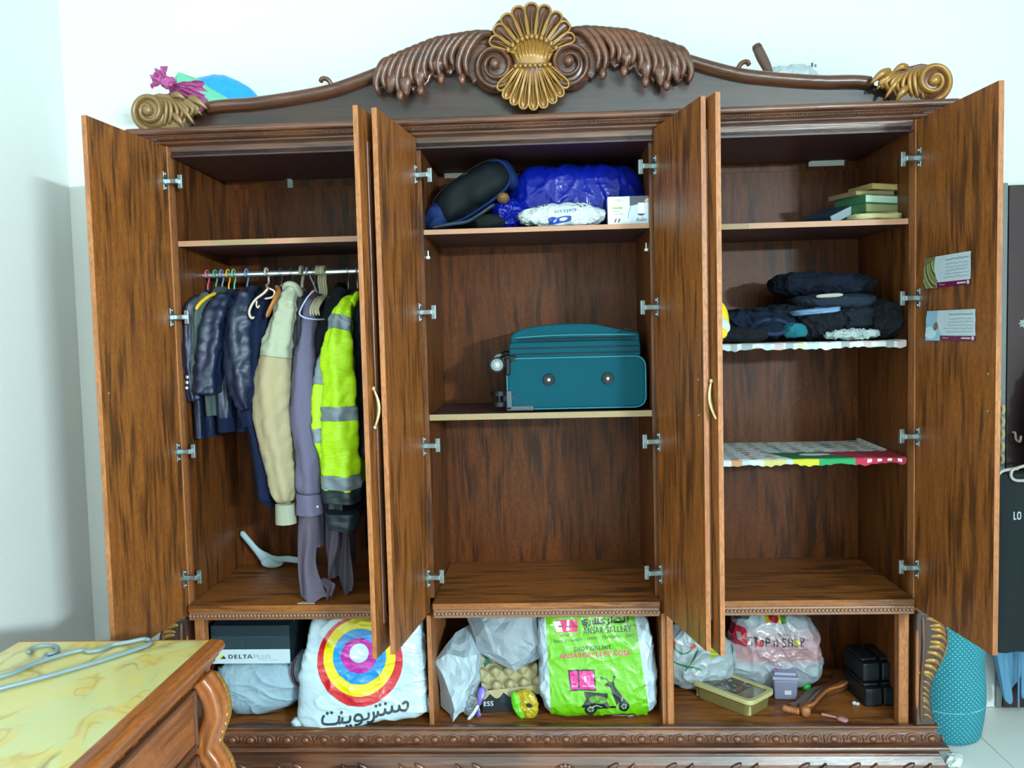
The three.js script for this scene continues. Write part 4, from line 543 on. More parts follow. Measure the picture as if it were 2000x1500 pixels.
{ const art = canvasTex(1024, 384, (c, w, h) => { c.fillStyle = '#d4dcdc'; c.fillRect(0, 0, w, h); c.fillStyle = '#1d46a8'; c.save(); c.translate(430, 262); c.rotate(-0.06); c.beginPath(); c.moveTo(-70, -20); c.quadraticCurveTo(-20, -60, 30, -22); c.quadraticCurveTo(110, -55, 190, -30); c.lineTo(180, 30); c.quadraticCurveTo(60, 50, -60, 55); c.closePath(); c.fill(); c.fillStyle = '#d4dcdc'; c.beginPath(); c.ellipse(100, -2, 46, 22, -0.1, 0, 7); c.fill(); c.beginPath(); c.ellipse(8, 12, 26, 9, -0.7, 0, 7); c.fill(); c.restore();
    c.strokeStyle = '#3a6f96'; c.lineWidth = 7; c.save(); c.translate(640, 150); c.rotate(3.05); c.font = 'italic bold 64px serif'; c.fillStyle = '#3a6f96'; c.fillText('Galaxie', -40, 30); c.restore(); c.fillStyle = '#24303c'; for (const [x, y] of [[310, 70], [345, 60], [690, 66], [720, 86], [765, 78]]) { c.beginPath(); c.ellipse(x, y, 16, 9, 0.7, 0, 7); c.fill(); } });
  const mat = phy({ map: art, roughness: 0.3, clearcoat: 0.4, bumpMap: CRINKLE, bumpScale: 0.004 });
  const g = thing('plastic_bag', 'small white plastic bag with blue print at the front of the top centre shelf', 'bag', [0.09, 1.949, -0.06]); part(g, 'bag', blob(0.152, 0.042, 0.055, { p: 2.6, detail: 30, shape: (q) => { q.y *= q.x < -0.08 ? 0.8 : 1; if (q.x > 0.1) q.y *= 0.9; }, disp: crumple(16, 0.008), uvf: (q) => [(q.x + 0.16) / 0.32, (q.y + 0.05) / 0.1] }).translate(0, 0.04, 0), mat); }
{ const art = canvasTex(640, 400, (c, w, h) => { const L = c.createLinearGradient(0, 0, 0, 1); c.fillStyle = '#dfe6e6'; c.fillRect(0, 0, w, h); c.fillStyle = '#3b444c'; c.beginPath(); c.moveTo(330, 0); c.lineTo(w, 0); c.lineTo(w, 90); c.quadraticCurveTo(420, 110, 330, 150); c.closePath(); c.fill(); c.fillStyle = '#c4d2dc'; c.beginPath(); c.moveTo(330, 140); c.lineTo(w, 80); c.lineTo(w, h); c.lineTo(330, h); c.closePath(); c.fill();
    c.fillStyle = '#eef3f4'; c.fillRect(455, 95, 90, 160); c.fillStyle = '#26303a'; c.beginPath(); c.ellipse(500, 250, 55, 30, 0, 0, Math.PI); c.fill(); c.fillStyle = '#d8a48c'; c.beginPath(); c.ellipse(590, 60, 40, 22, -0.6, 0, 7); c.fill(); c.font = 'bold 52px sans-serif'; c.fillStyle = '#98a2a6'; c.fillText('X', 60, 70); c.fillStyle = '#7fb52c'; c.fillText('INO', 110, 72); c.fillStyle = '#7fb52c'; c.fillRect(70, 150, 150, 24); c.fillStyle = '#5c676c'; c.font = 'bold 34px sans-serif'; c.fillText('Water', 70, 218); c.fillText('Dispenser', 70, 258); c.font = 'bold 66px sans-serif'; c.fillStyle = '#1e2a5a'; c.fillText('du\u00e5n', 420, 360); c.strokeStyle = '#6f8a9a'; c.lineWidth = 10; c.beginPath(); c.moveTo(310, 320); c.lineTo(310, 230); c.lineTo(350, 150); c.stroke(); c.fillStyle = '#2c3238'; for (const x of [110, 165]) { c.save(); c.translate(x, 345); c.rotate(0.4); c.fillRect(-10, -36, 20, 60); c.restore(); } });
  const g = thing('product_box', 'small white printed water dispenser box at the right end of the top centre shelf', 'box', [0.322, 1.949, -0.075], -0.02); part(g, 'carton', box(0.146, 0.096, 0.1, 0, 0.0485, 0, 0.001), std({ color: 0xb8bec0, roughness: 0.5 })); const f = new THREE.PlaneGeometry(0.145, 0.095); part(g, 'front_print', extrudeFace(f), std({ map: art, roughness: 0.4 })).position.set(0, 0.0485, 0.0503); }
function extrudeFace(p) { return p; }
{ // suitcase lying on its side
  const TEAL = phy({ color: 0x034552, roughness: 0.65, specularIntensity: 0.25, sheen: 0.08, sheenColor: new THREE.Color(0x2a90a0), bumpMap: WEAVE, bumpScale: 0.0008 }), DK = phy({ color: 0x0c0f12, roughness: 0.45, specularIntensity: 0.5 }), GUARD = std({ color: 0x39444c, roughness: 0.4 }), PIPE = phy({ color: 0x146672, roughness: 0.45 });
  const g = thing('suitcase', 'teal fabric suitcase lying on its side on the middle centre shelf', 'suitcase', [0.13, 1.31, -0.2]);
  const rr = (x0, x1, y0, y1, r) => { const s = new THREE.Shape(); s.moveTo(x0 + r, y0); s.lineTo(x1 - r, y0); s.quadraticCurveTo(x1, y0, x1, y0 + r); s.lineTo(x1, y1 - r); s.quadraticCurveTo(x1, y1, x1 - r, y1); s.lineTo(x0 + r, y1); s.quadraticCurveTo(x0, y1, x0, y1 - r); s.lineTo(x0, y0 + r); s.quadraticCurveTo(x0, y0, x0 + r, y0); return s; };
  const slab = (s, z0, z1, b) => boxUV(extrude(s, z1 - z0 - 2 * b, b, 10).translate(0, 0, z0 + b));
  wpart(g, 'main_shell', slab(rr(-0.105, 0.362, 1.328, 1.49, 0.034), -0.36, -0.03, 0.008), TEAL);
  const edgePts = rr(-0.113, 0.37, 1.32, 1.498, 0.04).getSpacedPoints(60).map((p) => V(p.x, p.y, -0.034)); for (const dz of [0, -0.322]) wpart(g, 'piping', sweep(edgePts.map((p) => p.clone().add(V(0, 0, dz))), () => [0.0032, 0.0032], { seg: 120, radial: 7, round: 0 }), PIPE);
  wpart(g, 'expander', slab(rr(-0.098, 0.348, 1.492, 1.548, 0.012), -0.35, -0.04, 0.006), TEAL); for (const y of [1.513, 1.533]) wpart(g, 'zip', bx(-0.1, 0.35, y - 0.002, y + 0.002, -0.352, -0.036, 0.001), DK);
  const top = new THREE.Shape(); top.moveTo(-0.09, 1.548); top.lineTo(0.345, 1.548); top.lineTo(0.343, 1.572); top.quadraticCurveTo(0.26, 1.588, 0.2, 1.604); top.quadraticCurveTo(0.06, 1.612, 0.0, 1.602); top.quadraticCurveTo(-0.07, 1.598, -0.09, 1.572); top.closePath();
  wpart(g, 'front_pocket', slab(top, -0.34, -0.045, 0.008), TEAL); wpart(g, 'piping', sweep([V(-0.092, 1.57, -0.043), V(0.05, 1.576, -0.041), V(0.344, 1.573, -0.043)], () => [0.003, 0.003], { seg: 20 }), PIPE);
  for (const y of [1.556, 1.564]) wpart(g, 'crease', sweep([V(-0.092, y, -0.044), V(0.1, y + 0.001, -0.042), V(0.345, y, -0.044)], () => [0.0018, 0.002], { seg: 16 }), DK);
  for (const x of [0.033, 0.238]) { const c = new THREE.CylinderGeometry(0.019, 0.021, 0.01, 24); c.rotateX(Math.PI / 2); c.translate(x, 1.422, -0.026); const f = wpart(g, 'foot', c, DK, 'black stud foot'); const b = new THREE.SphereGeometry(0.008, 12, 8); b.scale(1, 1, 0.5); b.translate(x, 1.422, -0.02); part(f, 'rivet', b.translate(-0.13, -1.31, 0.2), M.steel); }
  wpart(g, 'corner_guard', merged([bx(-0.118, -0.096, 1.316, 1.388, -0.09, -0.024, 0.006), bx(-0.118, -0.02, 1.314, 1.334, -0.09, -0.024, 0.006)]), GUARD, 'grey plastic corner guard');
  wpart(g, 'corner_guard', merged([bx(-0.118, -0.1, 1.44, 1.502, -0.09, -0.022, 0.006), bx(-0.122, -0.08, 1.485, 1.51, -0.09, -0.03, 0.006)]), DK);
  const wheel = (x, y, z, rot, n) => { const hold = wpart(g, 'wheel_housing', merged([blob(0.028, 0.02, 0.022, { p: 3, detail: 8 }).translate(x + 0.034, y + (rot ? 0 : 0.014), z)]), DK); const tw = []; for (const s of [-1, 1]) { const t = new THREE.CylinderGeometry(0.0265, 0.0265, 0.013, 28); if (rot) { t.scale(1.08, 1.25, 1.08); t.translate(0, s * 0.019, 0); } else t.translate(0, s * 0.0125, 0); tw.push(t); } const ax = new THREE.CylinderGeometry(0.008, 0.008, 0.03, 12); tw.push(ax); let w = merged(tw); const hub = new THREE.CylinderGeometry(0.0205, 0.0205, 0.002, 28); hub.translate(0, rot ? 0.024 : 0.0198, 0); const tick = []; for (let i = 0; i < 18; i++) { const b = box(0.002, 0.0012, 0.006, 0, 0.0213, 0.0155, 0.0003); b.rotateY(i / 18 * Math.PI * 2); tick.push(b); } const cap = new THREE.SphereGeometry(0.006, 12, 8); cap.translate(0, 0.02, 0);
    const all = [w, hub, merged(tick), cap]; for (const q of all) { if (!rot) q.rotateX(Math.PI / 2); q.translate(x, y, z); }
    const W1 = wpart(g, 'wheel', all[0], DK); for (const q of all.slice(1)) q.translate(-0.13, -1.31, 0.2); part(W1, 'hub', all[1], std({ color: 0x8a9292, roughness: 0.5 }), 'pale grey hub'); part(W1, 'hub_ticks', all[2], DK); part(W1, 'hub_cap', all[3], M.white); };
  wheel(-0.147, 1.478, -0.055, false); wheel(-0.143, 1.358, -0.05, true); wheel(-0.142, 1.492, -0.12, false);
  const zp = merged([box(0.03, 0.006, 0.012, 0.315, 1.59, -0.06, 0.002), wire([V(0.288, 1.588, -0.05), V(0.28, 1.582, -0.045), V(0.29, 1.583, -0.044)], 0.002), box(0.014, 0.008, 0.012, 0.305, 1.594, -0.055, 0.003)]); wpart(g, 'zip_pull', zp, DK);
}
// ---------------------------------------------------------------- right compartment
function book(label, w, h, d, x, y, z, rot, cover, pages, { name = 'book', tilt = 0, cat = 'book' } = {}) {
  const g = thing(name, label, cat, [x, y, z], rot); g.rotation.z = tilt; const c = std({ color: cover, roughness: 0.6 }), t = Math.min(0.003, h * 0.12);
  part(g, 'page_block', box(w - 0.006, h - 2 * t, d - 0.004, 0, h / 2, 0, 0.001), std({ color: pages, roughness: 0.85, bumpMap: PAGES, bumpScale: 0.0008 }));
  part(g, 'cover', merged([box(w, t, d, 0, t / 2, 0, 0.0008), box(w, t, d, 0, h - t / 2, 0, 0.0008), box(t, h, d, -w / 2 + t / 2, h / 2, 0, 0.001)]), c); return g;
}
const PAGES = dataTex(64, 256, (u, v) => { const k = 255 * pn(u * 4, v * 128, 4, 128, 71); return [k, k, k]; }, { srgb: false, size: [0.2, 0.05] });
{ const Y = 1.938; // stack turned a little so that the spines face left
  const g = thing('paper_sheaf', 'crumpled cream paper sheaf at the bottom of the book stack on the top right shelf', 'papers', [1.158, Y, -0.11], 0.1); part(g, 'sheaf', blob(0.088, 0.014, 0.09, { p: 4, detail: 20, disp: (q) => 0.004 * ridge(q.x * 18, q.y * 60, q.z * 18) - 0.002 + 0.006 * Math.max(0, q.x * 8) }).translate(0, 0.014, 0), std({ color: 0xb2a876, roughness: 0.9 }));
  book('green book with faded olive page edges, second from the bottom of the stack', 0.16, 0.032, 0.15, 1.162, Y + 0.029, -0.13, 0.42, 0x2e5a34, 0x84895c);
  book('green book with bright white page edges in the middle of the stack', 0.155, 0.03, 0.145, 1.16, Y + 0.0615, -0.13, 0.42, 0x28583a, 0xaec4b2);
  book('old tan book with a loose cover lying over the white-paged green book', 0.165, 0.016, 0.14, 1.145, Y + 0.092, -0.14, 0.36, 0x746246, 0x94825a, { tilt: 0.03 });
  book('small yellowed old book at the very top of the stack', 0.11, 0.02, 0.13, 1.186, Y + 0.1105, -0.14, 0.3, 0x94804a, 0xa2905a, { tilt: -0.02 });
  book('dark blue hardback leaning on the left of the book stack', 0.13, 0.034, 0.15, 1.03, Y + 0.014, -0.14, 0.5, 0x122638, 0x8f9ea2, { tilt: 0.38 });
  book('thin worn brown booklet leaning behind the dark blue hardback', 0.13, 0.012, 0.13, 1.06, Y + 0.034, -0.24, 0.5, 0x624a32, 0x74603c, { tilt: 0.42, name: 'booklet' });
  one('booklet', box(0.004, 0.05, 0.1, 0, 0.026, 0, 0.001), std({ color: 0x6a1838, roughness: 0.6 }), 'thin maroon booklet standing between the stack and the side panel', 'booklet', [1.242, Y + 0.012, -0.16]);
}
// newspaper liners: a sheet folded over the shelf edge
function liner(label, x0, x1, y, z1, art, seed) {
  const g = grid(120, 34, (u, v) => { const x = lerp(x0, x1, u), s = v * 0.47; const D = 0.43; const j = 0.004 * N3(x * 30, seed, 1) + 0.006 * N3(x * 9, seed, 2); if (s < D) return [x, y + 0.0012 + 0.0012 * N3(x * 10, s * 10, seed) ** 2 + (u > 0.985 ? 0.01 * (1 - v) : 0), z1 - D + s]; const k = (s - D) / (0.47 - D); return [x, y + 0.001 - k * (0.021 + j), z1 + 0.0018 * Math.sin(Math.PI * k) + 0.001]; }, { flip: true, uv: (u, v) => [u, 1 - v] });
  return one('newspaper_liner', g.toNonIndexed(), std({ map: art, roughness: 0.8, side: THREE.DoubleSide }), label, 'newspaper');
}
const flyer = (seed, tint) => canvasTex(1200, 1000, (c, w, h) => { const R = rng(seed); c.fillStyle = tint; c.fillRect(0, 0, w, h); const cols = ['#8c2f2c', '#b98a28', '#4d7a3c', '#3d5f8a', '#9a5a3a', '#6b6f70', '#a83240', '#c7b04a', '#54748c'];
  for (let r = 0; r < 9; r++) for (let k = 0; k < 12; k++) { const x = k * 100 + R() * 14, y = r * 104 + R() * 10; c.fillStyle = '#d9dedb'; c.fillRect(x + 2, y + 2, 94, 96); c.fillStyle = cols[Math.floor(R() * 9)]; c.globalAlpha = 0.75; c.beginPath(); c.ellipse(x + 45, y + 40, 18 + R() * 20, 14 + R() * 18, R() * 3, 0, 7); c.fill(); c.fillStyle = cols[Math.floor(R() * 9)]; c.fillRect(x + 10, y + 72, 30 + R() * 40, 14); c.globalAlpha = 1; c.fillStyle = '#555'; for (let q = 0; q < 3; q++) c.fillRect(x + 60, y + 12 + q * 9, 20 + R() * 14, 3); }
  for (let k = 0; k < 22; k++) { c.fillStyle = (seed === 3 ? ['#b9c2c2', '#b0a0a0', '#b8b49a', '#a7b8bc', '#c4c8c6', '#b48a8a', '#c0c4c2', '#8a9498'] : ['#b9c2c2', '#b4845a', '#b8b06a', '#a7b8bc', '#bcc8c4', '#b8c0c0', '#c0c4c2', '#9aa69c'])[Math.floor(R() * 8)]; c.fillRect(k * 55, 915, 30 + R() * 40, 85); }
  if (seed === 5) { c.fillStyle = '#1f6a40'; c.beginPath(); c.moveTo(560, 600); c.lineTo(840, 600); c.lineTo(960, 915); c.lineTo(640, 915); c.fill(); c.fillStyle = '#9a1e38'; c.beginPath(); c.moveTo(840, 600); c.lineTo(1200, 600); c.lineTo(1200, 915); c.lineTo(960, 915); c.fill(); c.fillStyle = '#cdd8d2'; c.beginPath(); c.ellipse(790, 720, 80, 50, 0, 0, 7); c.fill(); c.fillStyle = '#b4b22e'; c.fillRect(640, 915, 130, 85); c.fillStyle = '#1f8a50'; c.fillRect(770, 915, 180, 85); c.fillStyle = '#a82440'; c.fillRect(950, 915, 250, 85); c.fillStyle = '#dcdede'; for (const x of [1010, 1060, 1110, 1160]) c.fillRect(x, 930, 22, 40); } });
liner('newspaper lining the middle right shelf beneath the piled clothes', PX + 0.004, 1.246, 1.5302, -0.0075, flyer(3, '#b9bcb8'), 3);
liner('colourful shopping flyer lining the empty lower right shelf', PX + 0.004, 1.246, 1.1302, -0.0075, flyer(5, '#b4bfc2'), 5);
// folded and crumpled clothes
function lump(name, label, pos, r, color, { p = 3, seed = 1, layers = 0, rotZ = 0, amp = 0.018, f = 9, cat = 'clothes', rough = 0.9, extra } = {}) {
  const g = thing(name, label, cat, pos); const b = blob(r[0], r[1], r[2], { p, detail: 40, disp: (q, d) => crumple(f, amp, seed)(q) + 0.25 * crumple(f * 2.6, amp, seed + 3)(q) + (layers ? 0.004 * Math.sin(q.y * layers + 2 * N3(q.x * 5, seed, q.z * 5)) * (1 - Math.abs(d.y)) : 0) }); b.rotateZ(rotZ); b.computeBoundingBox(); b.translate(0, -b.boundingBox.min.y, 0); part(g, 'folded_cloth', b, cloth(color, rough)); if (extra) extra(g); return g;
}
const CY = 1.5335;
lump('folded_trousers', 'navy trousers crumpled at the left of the middle right shelf', [0.77, CY, -0.17], [0.14, 0.052, 0.13], 0x101a2c, { seed: 2, layers: 120, extra: (g) => part(g, 'waist_loop', sweep([V(-0.03, 0.055, 0.12), V(0.0, 0.075, 0.125), V(0.05, 0.078, 0.125), V(0.09, 0.06, 0.12), V(0.075, 0.035, 0.128), V(0.02, 0.03, 0.132), V(-0.03, 0.055, 0.122)], () => [0.007, 0.012], { seg: 50, radial: 8 }), cloth(0x22304a)) });
lump('folded_shirt', 'black garment at the front left under the navy trousers', [0.71, CY, -0.06], [0.085, 0.026, 0.05], 0x12161c, { seed: 5, amp: 0.006 });
lump('folded_shirt', 'black garment rolled at the centre beside the teal cloth', [0.985, CY, -0.12], [0.085, 0.055, 0.1], 0x13171d, { seed: 8 });
lump('folded_shirt', 'charcoal garment folded right of centre above the white cloth', [1.1, CY + 0.02, -0.14], [0.075, 0.05, 0.1], 0x171d24, { seed: 11, layers: 110 });
lump('folded_shirt', 'black garment bunched against the right side panel', [1.2, CY, -0.12], [0.058, 0.062, 0.1], 0x12171c, { seed: 14, amp: 0.016 });
lump('folded_trousers', 'dark navy folded trousers on the top of the clothes pile', [1.02, CY + 0.145, -0.2], [0.175, 0.042, 0.14], 0x0c1422, { seed: 17, layers: 130, rotZ: -0.05, amp: 0.014 });
lump('folded_shirt', 'slate blue folded shirt with a pale collar in the middle of the clothes pile', [1.04, CY + 0.105, -0.15], [0.14, 0.028, 0.13], 0x1d2733, { seed: 20, layers: 160, amp: 0.006, extra: (g) => part(g, 'collar', blob(0.045, 0.007, 0.01, { p: 3, detail: 8 }).rotateZ(0.04).translate(-0.045, 0.05, 0.128), cloth(0x9c9890), 'pale collar edge') });
lump('folded_shirt', 'thin striped light blue shirt peeping out under the slate blue shirt', [0.965, CY + 0.088, -0.12], [0.085, 0.012, 0.115], 0x6f93b8, { seed: 23, amp: 0.004, rotZ: 0.07, layers: 500 });
lump('folded_shirt', 'navy sleeve bundle filling the gap beneath the light blue shirt', [0.98, CY + 0.06, -0.19], [0.16, 0.03, 0.12], 0x10161f, { seed: 26 });
lump('folded_cloth', 'small teal cloth sticking out left of centre of the clothes pile', [0.885, CY + 0.012, -0.045], [0.036, 0.027, 0.04], 0x1c6470, { seed: 29, amp: 0.008, cat: 'cloth', p: 2.4 });
lump('folded_cloth', 'crumpled white cloth under the clothes at the shelf front', [1.075, CY, -0.04], [0.09, 0.015, 0.035], 0x96a4a4, { seed: 32, amp: 0.011, f: 22, cat: 'cloth' });
{ const g = thing('cushion', 'yellow and white soft toy cushion mostly hidden by the door edge', 'cushion', [0.62, CY, -0.05]); part(g, 'yellow_body', blob(0.042, 0.062, 0.03, { p: 2.2, detail: 14, shape: (q) => { if (q.x > 0.01 && q.y > 0.01) q.y *= 1.35; } }).translate(0, 0.065, 0), std({ color: 0xd8bc14, roughness: 0.7 })); part(g, 'white_patch', blob(0.03, 0.034, 0.012, { p: 2, detail: 10 }).translate(0.01, 0.055, 0.027), std({ color: 0xb8c0b4, roughness: 0.7 })); part(g, 'yellow_badge', blob(0.02, 0.018, 0.008, { p: 2, detail: 8 }).translate(0.008, 0.035, 0.038), std({ color: 0xd8bc14, roughness: 0.7 })); }
{ // the two cards stuck to the right door
  const d = doors[5], card = (label, y0, y1, u0, u1, art, seed, curl) => { const g = grid(24, 14, (u, v) => [-lerp(u0, u1, u), lerp(y1, y0, v) - doorH[0], -0.0014 - curl * (0.006 * (1 - u) ** 3 * (0.4 + v) + 0.0012 * (1 + N3(u * 4, v * 4, seed)))], { flip: false, uv: (u, v) => [u, 1 - v] }); const m = new THREE.Mesh(g, std({ map: art, roughness: 0.35, side: THREE.DoubleSide })); m.name = numbered('wall_card'); d.updateWorldMatrix(true, false); m.applyMatrix4(d.matrixWorld); scene.add(shade(m)); return tag(m, label, 'card'); };
  const art = (seed, pic) => canvasTex(512, 230, (c, w, h) => { const R = rng(seed); c.fillStyle = '#bccad2'; c.fillRect(0, 0, w, h); pic(c, R); c.fillStyle = '#6c1440'; c.fillRect(150, 192, 362, 38); c.fillStyle = '#c8c4cc'; c.beginPath(); c.arc(486, 210, 15, 0, 7); c.fill(); c.fillRect(370, 204, 92, 12); c.strokeStyle = '#c8c4cc'; c.lineWidth = 4; c.beginPath(); c.moveTo(180, 212); c.bezierCurveTo(200, 195, 210, 225, 240, 205); c.stroke();
    c.strokeStyle = '#56666e'; const line = (y, x0, k) => { c.lineWidth = k; c.beginPath(); let x = 490; c.moveTo(x, y); while (x > x0) { x -= 5 + R() * 7; c.lineTo(x, y + (R() - 0.5) * 9); } c.stroke(); for (let i = 0; i < 9; i++) { c.fillStyle = '#56666e'; c.fillRect(x0 + R() * (480 - x0), y - 10 + R() * 18, 3, 3); } }; line(34, 250, 5); for (let i = 0; i < 5; i++) line(66 + i * 24, 190 + R() * 60, 2.6); });
  card('white prayer card with a green photo, upper of two stuck on the right door', 1.698, 1.797, 0.06, 0.312, art(7, (c, R) => { c.save(); c.beginPath(); c.moveTo(0, 0); c.lineTo(130, 0); c.quadraticCurveTo(100, 110, 165, 190); c.lineTo(140, 230); c.lineTo(0, 230); c.clip(); c.fillStyle = '#6a6c44'; c.fillRect(0, 0, 200, 230); for (let i = 0; i < 16; i++) { c.strokeStyle = ['#3c3c2a', '#a8a67e', '#7f9a3e', '#c2b896'][i % 4]; c.lineWidth = 4 + R() * 7; c.beginPath(); c.arc(190, 20 + i * 6, 60 + i * 13, 1.7, 3.2); c.stroke(); } c.restore(); }), 7, 0.6);
  card('white prayer card with a pale blue photo, lower of two stuck on the right door', 1.531, 1.6255, 0.08, 0.338, art(9, (c, R) => { c.save(); c.beginPath(); c.moveTo(0, 0); c.lineTo(125, 0); c.quadraticCurveTo(105, 100, 170, 200); c.lineTo(140, 230); c.lineTo(0, 230); c.clip(); c.fillStyle = '#8fb8cc'; c.fillRect(0, 0, 200, 230); c.fillStyle = '#b8d4de'; c.beginPath(); c.ellipse(50, 170, 60, 46, 0.4, 0, 7); c.fill(); c.fillStyle = '#74694e'; c.beginPath(); c.ellipse(105, 120, 24, 34, 0.5, 0, 7); c.fill(); c.restore(); }), 9, 1);
}
// ---------------------------------------------------------------- lower compartments
const LY = 0.2052;
// prints are laid out on the bags in centimetre-true planes: art canvas covers [x0, x1] x [y0, y1] of the bag's front
const frontUV = (x0, x1, y0, y1) => (q) => [(q.x - x0) / (x1 - x0), (q.y - y0) / (y1 - y0)];
const FILMW = (map, rough = 0.3) => phy({ map, roughness: rough, clearcoat: 0.5, clearcoatRoughness: 0.2, bumpMap: CRINKLE, bumpScale: 0.0012 });
{ // shoe box with a printed front, resting on a stuffed bag
  const art = canvasTex(1024, 512, (c, w, h) => { c.fillStyle = '#16262e'; c.fillRect(0, 0, w, h); c.fillStyle = '#22343c'; c.fillRect(0, 150, w, 170); c.strokeStyle = '#38505a'; c.lineWidth = 4; c.beginPath(); c.moveTo(0, 152); c.lineTo(w, 146); c.moveTo(400, 150); c.lineTo(408, 318); c.stroke(); c.fillStyle = '#b4c4ca'; c.fillRect(0, 320, w, 192);
    c.fillStyle = '#c8c83c'; c.beginPath(); c.moveTo(78, 445); c.lineTo(130, 372); c.lineTo(156, 408); c.lineTo(120, 445); c.fill(); c.fillStyle = '#22303a'; c.beginPath(); c.moveTo(110, 448); c.lineTo(156, 404); c.lineTo(186, 448); c.fill(); c.font = 'bold 92px sans-serif'; c.fillStyle = '#2a3238'; c.save(); c.translate(206, 446); c.scale(1.18, 0.86); c.fillText('DELTA', 0, 0); const k = c.measureText('DELTA').width; c.fillStyle = '#7c8a92'; c.font = '88px sans-serif'; c.fillText('PLUS', k + 4, 0); c.restore(); c.fillStyle = '#7c8a92'; c.fillRect(620, 462, 110, 6); c.fillRect(760, 462, 110, 6); });
  const g = thing('shoe_box', 'black shoe box with a white lettered front strip lying on the pale stuffed bag', 'box', [-1.07, 0.412, -0.16]); const BK = std({ color: 0x14222a, roughness: 0.5 });
  wpart(g, 'carton', merged([bx(-1.215, -0.925, 0.412, 0.553, -0.27, -0.035, 0.002)]), BK); const f = new THREE.PlaneGeometry(0.289, 0.14); f.translate(-1.07, 0.4825, -0.0346); wpart(g, 'front_print', f, std({ map: art, roughness: 0.45 }));
  wpart(g, 'lid', merged([bx(-1.218, -0.922, 0.545, 0.585, -0.273, -0.09, 0.002), bx(-1.218, -0.922, 0.583, 0.588, -0.273, -0.06, 0.001)]), std({ color: 0x0d1418, roughness: 0.5 }));
}
{ const g = thing('stuffed_bag', 'pale blue-white stuffed cloth bag under the black shoe box', 'bag', [-1.06, LY, -0.15]); const MAT = phy({ color: 0x8aa2b0, roughness: 0.75, bumpMap: CRINKLE, bumpScale: 0.003 });
  part(g, 'bag', blob(0.172, 0.104, 0.135, { p: 3.2, detail: 40, shape: (q) => { if (q.y < 0) { q.x *= 1 - 0.18 * (q.y / -0.1) ** 2; } }, disp: (q) => 0.008 * ridge(q.x * 5, q.y * 12 + q.x * 4, q.z * 3) ** 4 + 0.003 * ridge(q.x * 12 + 4, q.y * 18, q.z * 6) ** 3 + 0.006 * N3(q.x * 5, q.y * 5, q.z * 4) - 0.003 }).translate(0, 0.106, 0), MAT); }
one('bag_handle', sweep([V(0, 0.08, 0), V(-0.012, 0.05, 0.004), V(-0.012, 0.01, 0.006), V(0.002, -0.018, 0.004), V(0.026, -0.022, 0)], () => [0.0055, 0.008], { seg: 30, radial: 8 }), std({ color: 0x3a1626, roughness: 0.6 }), 'maroon handle loop between the pale stuffed bag and the ringed bag', 'handle', [-0.9, 0.36, -0.02]);
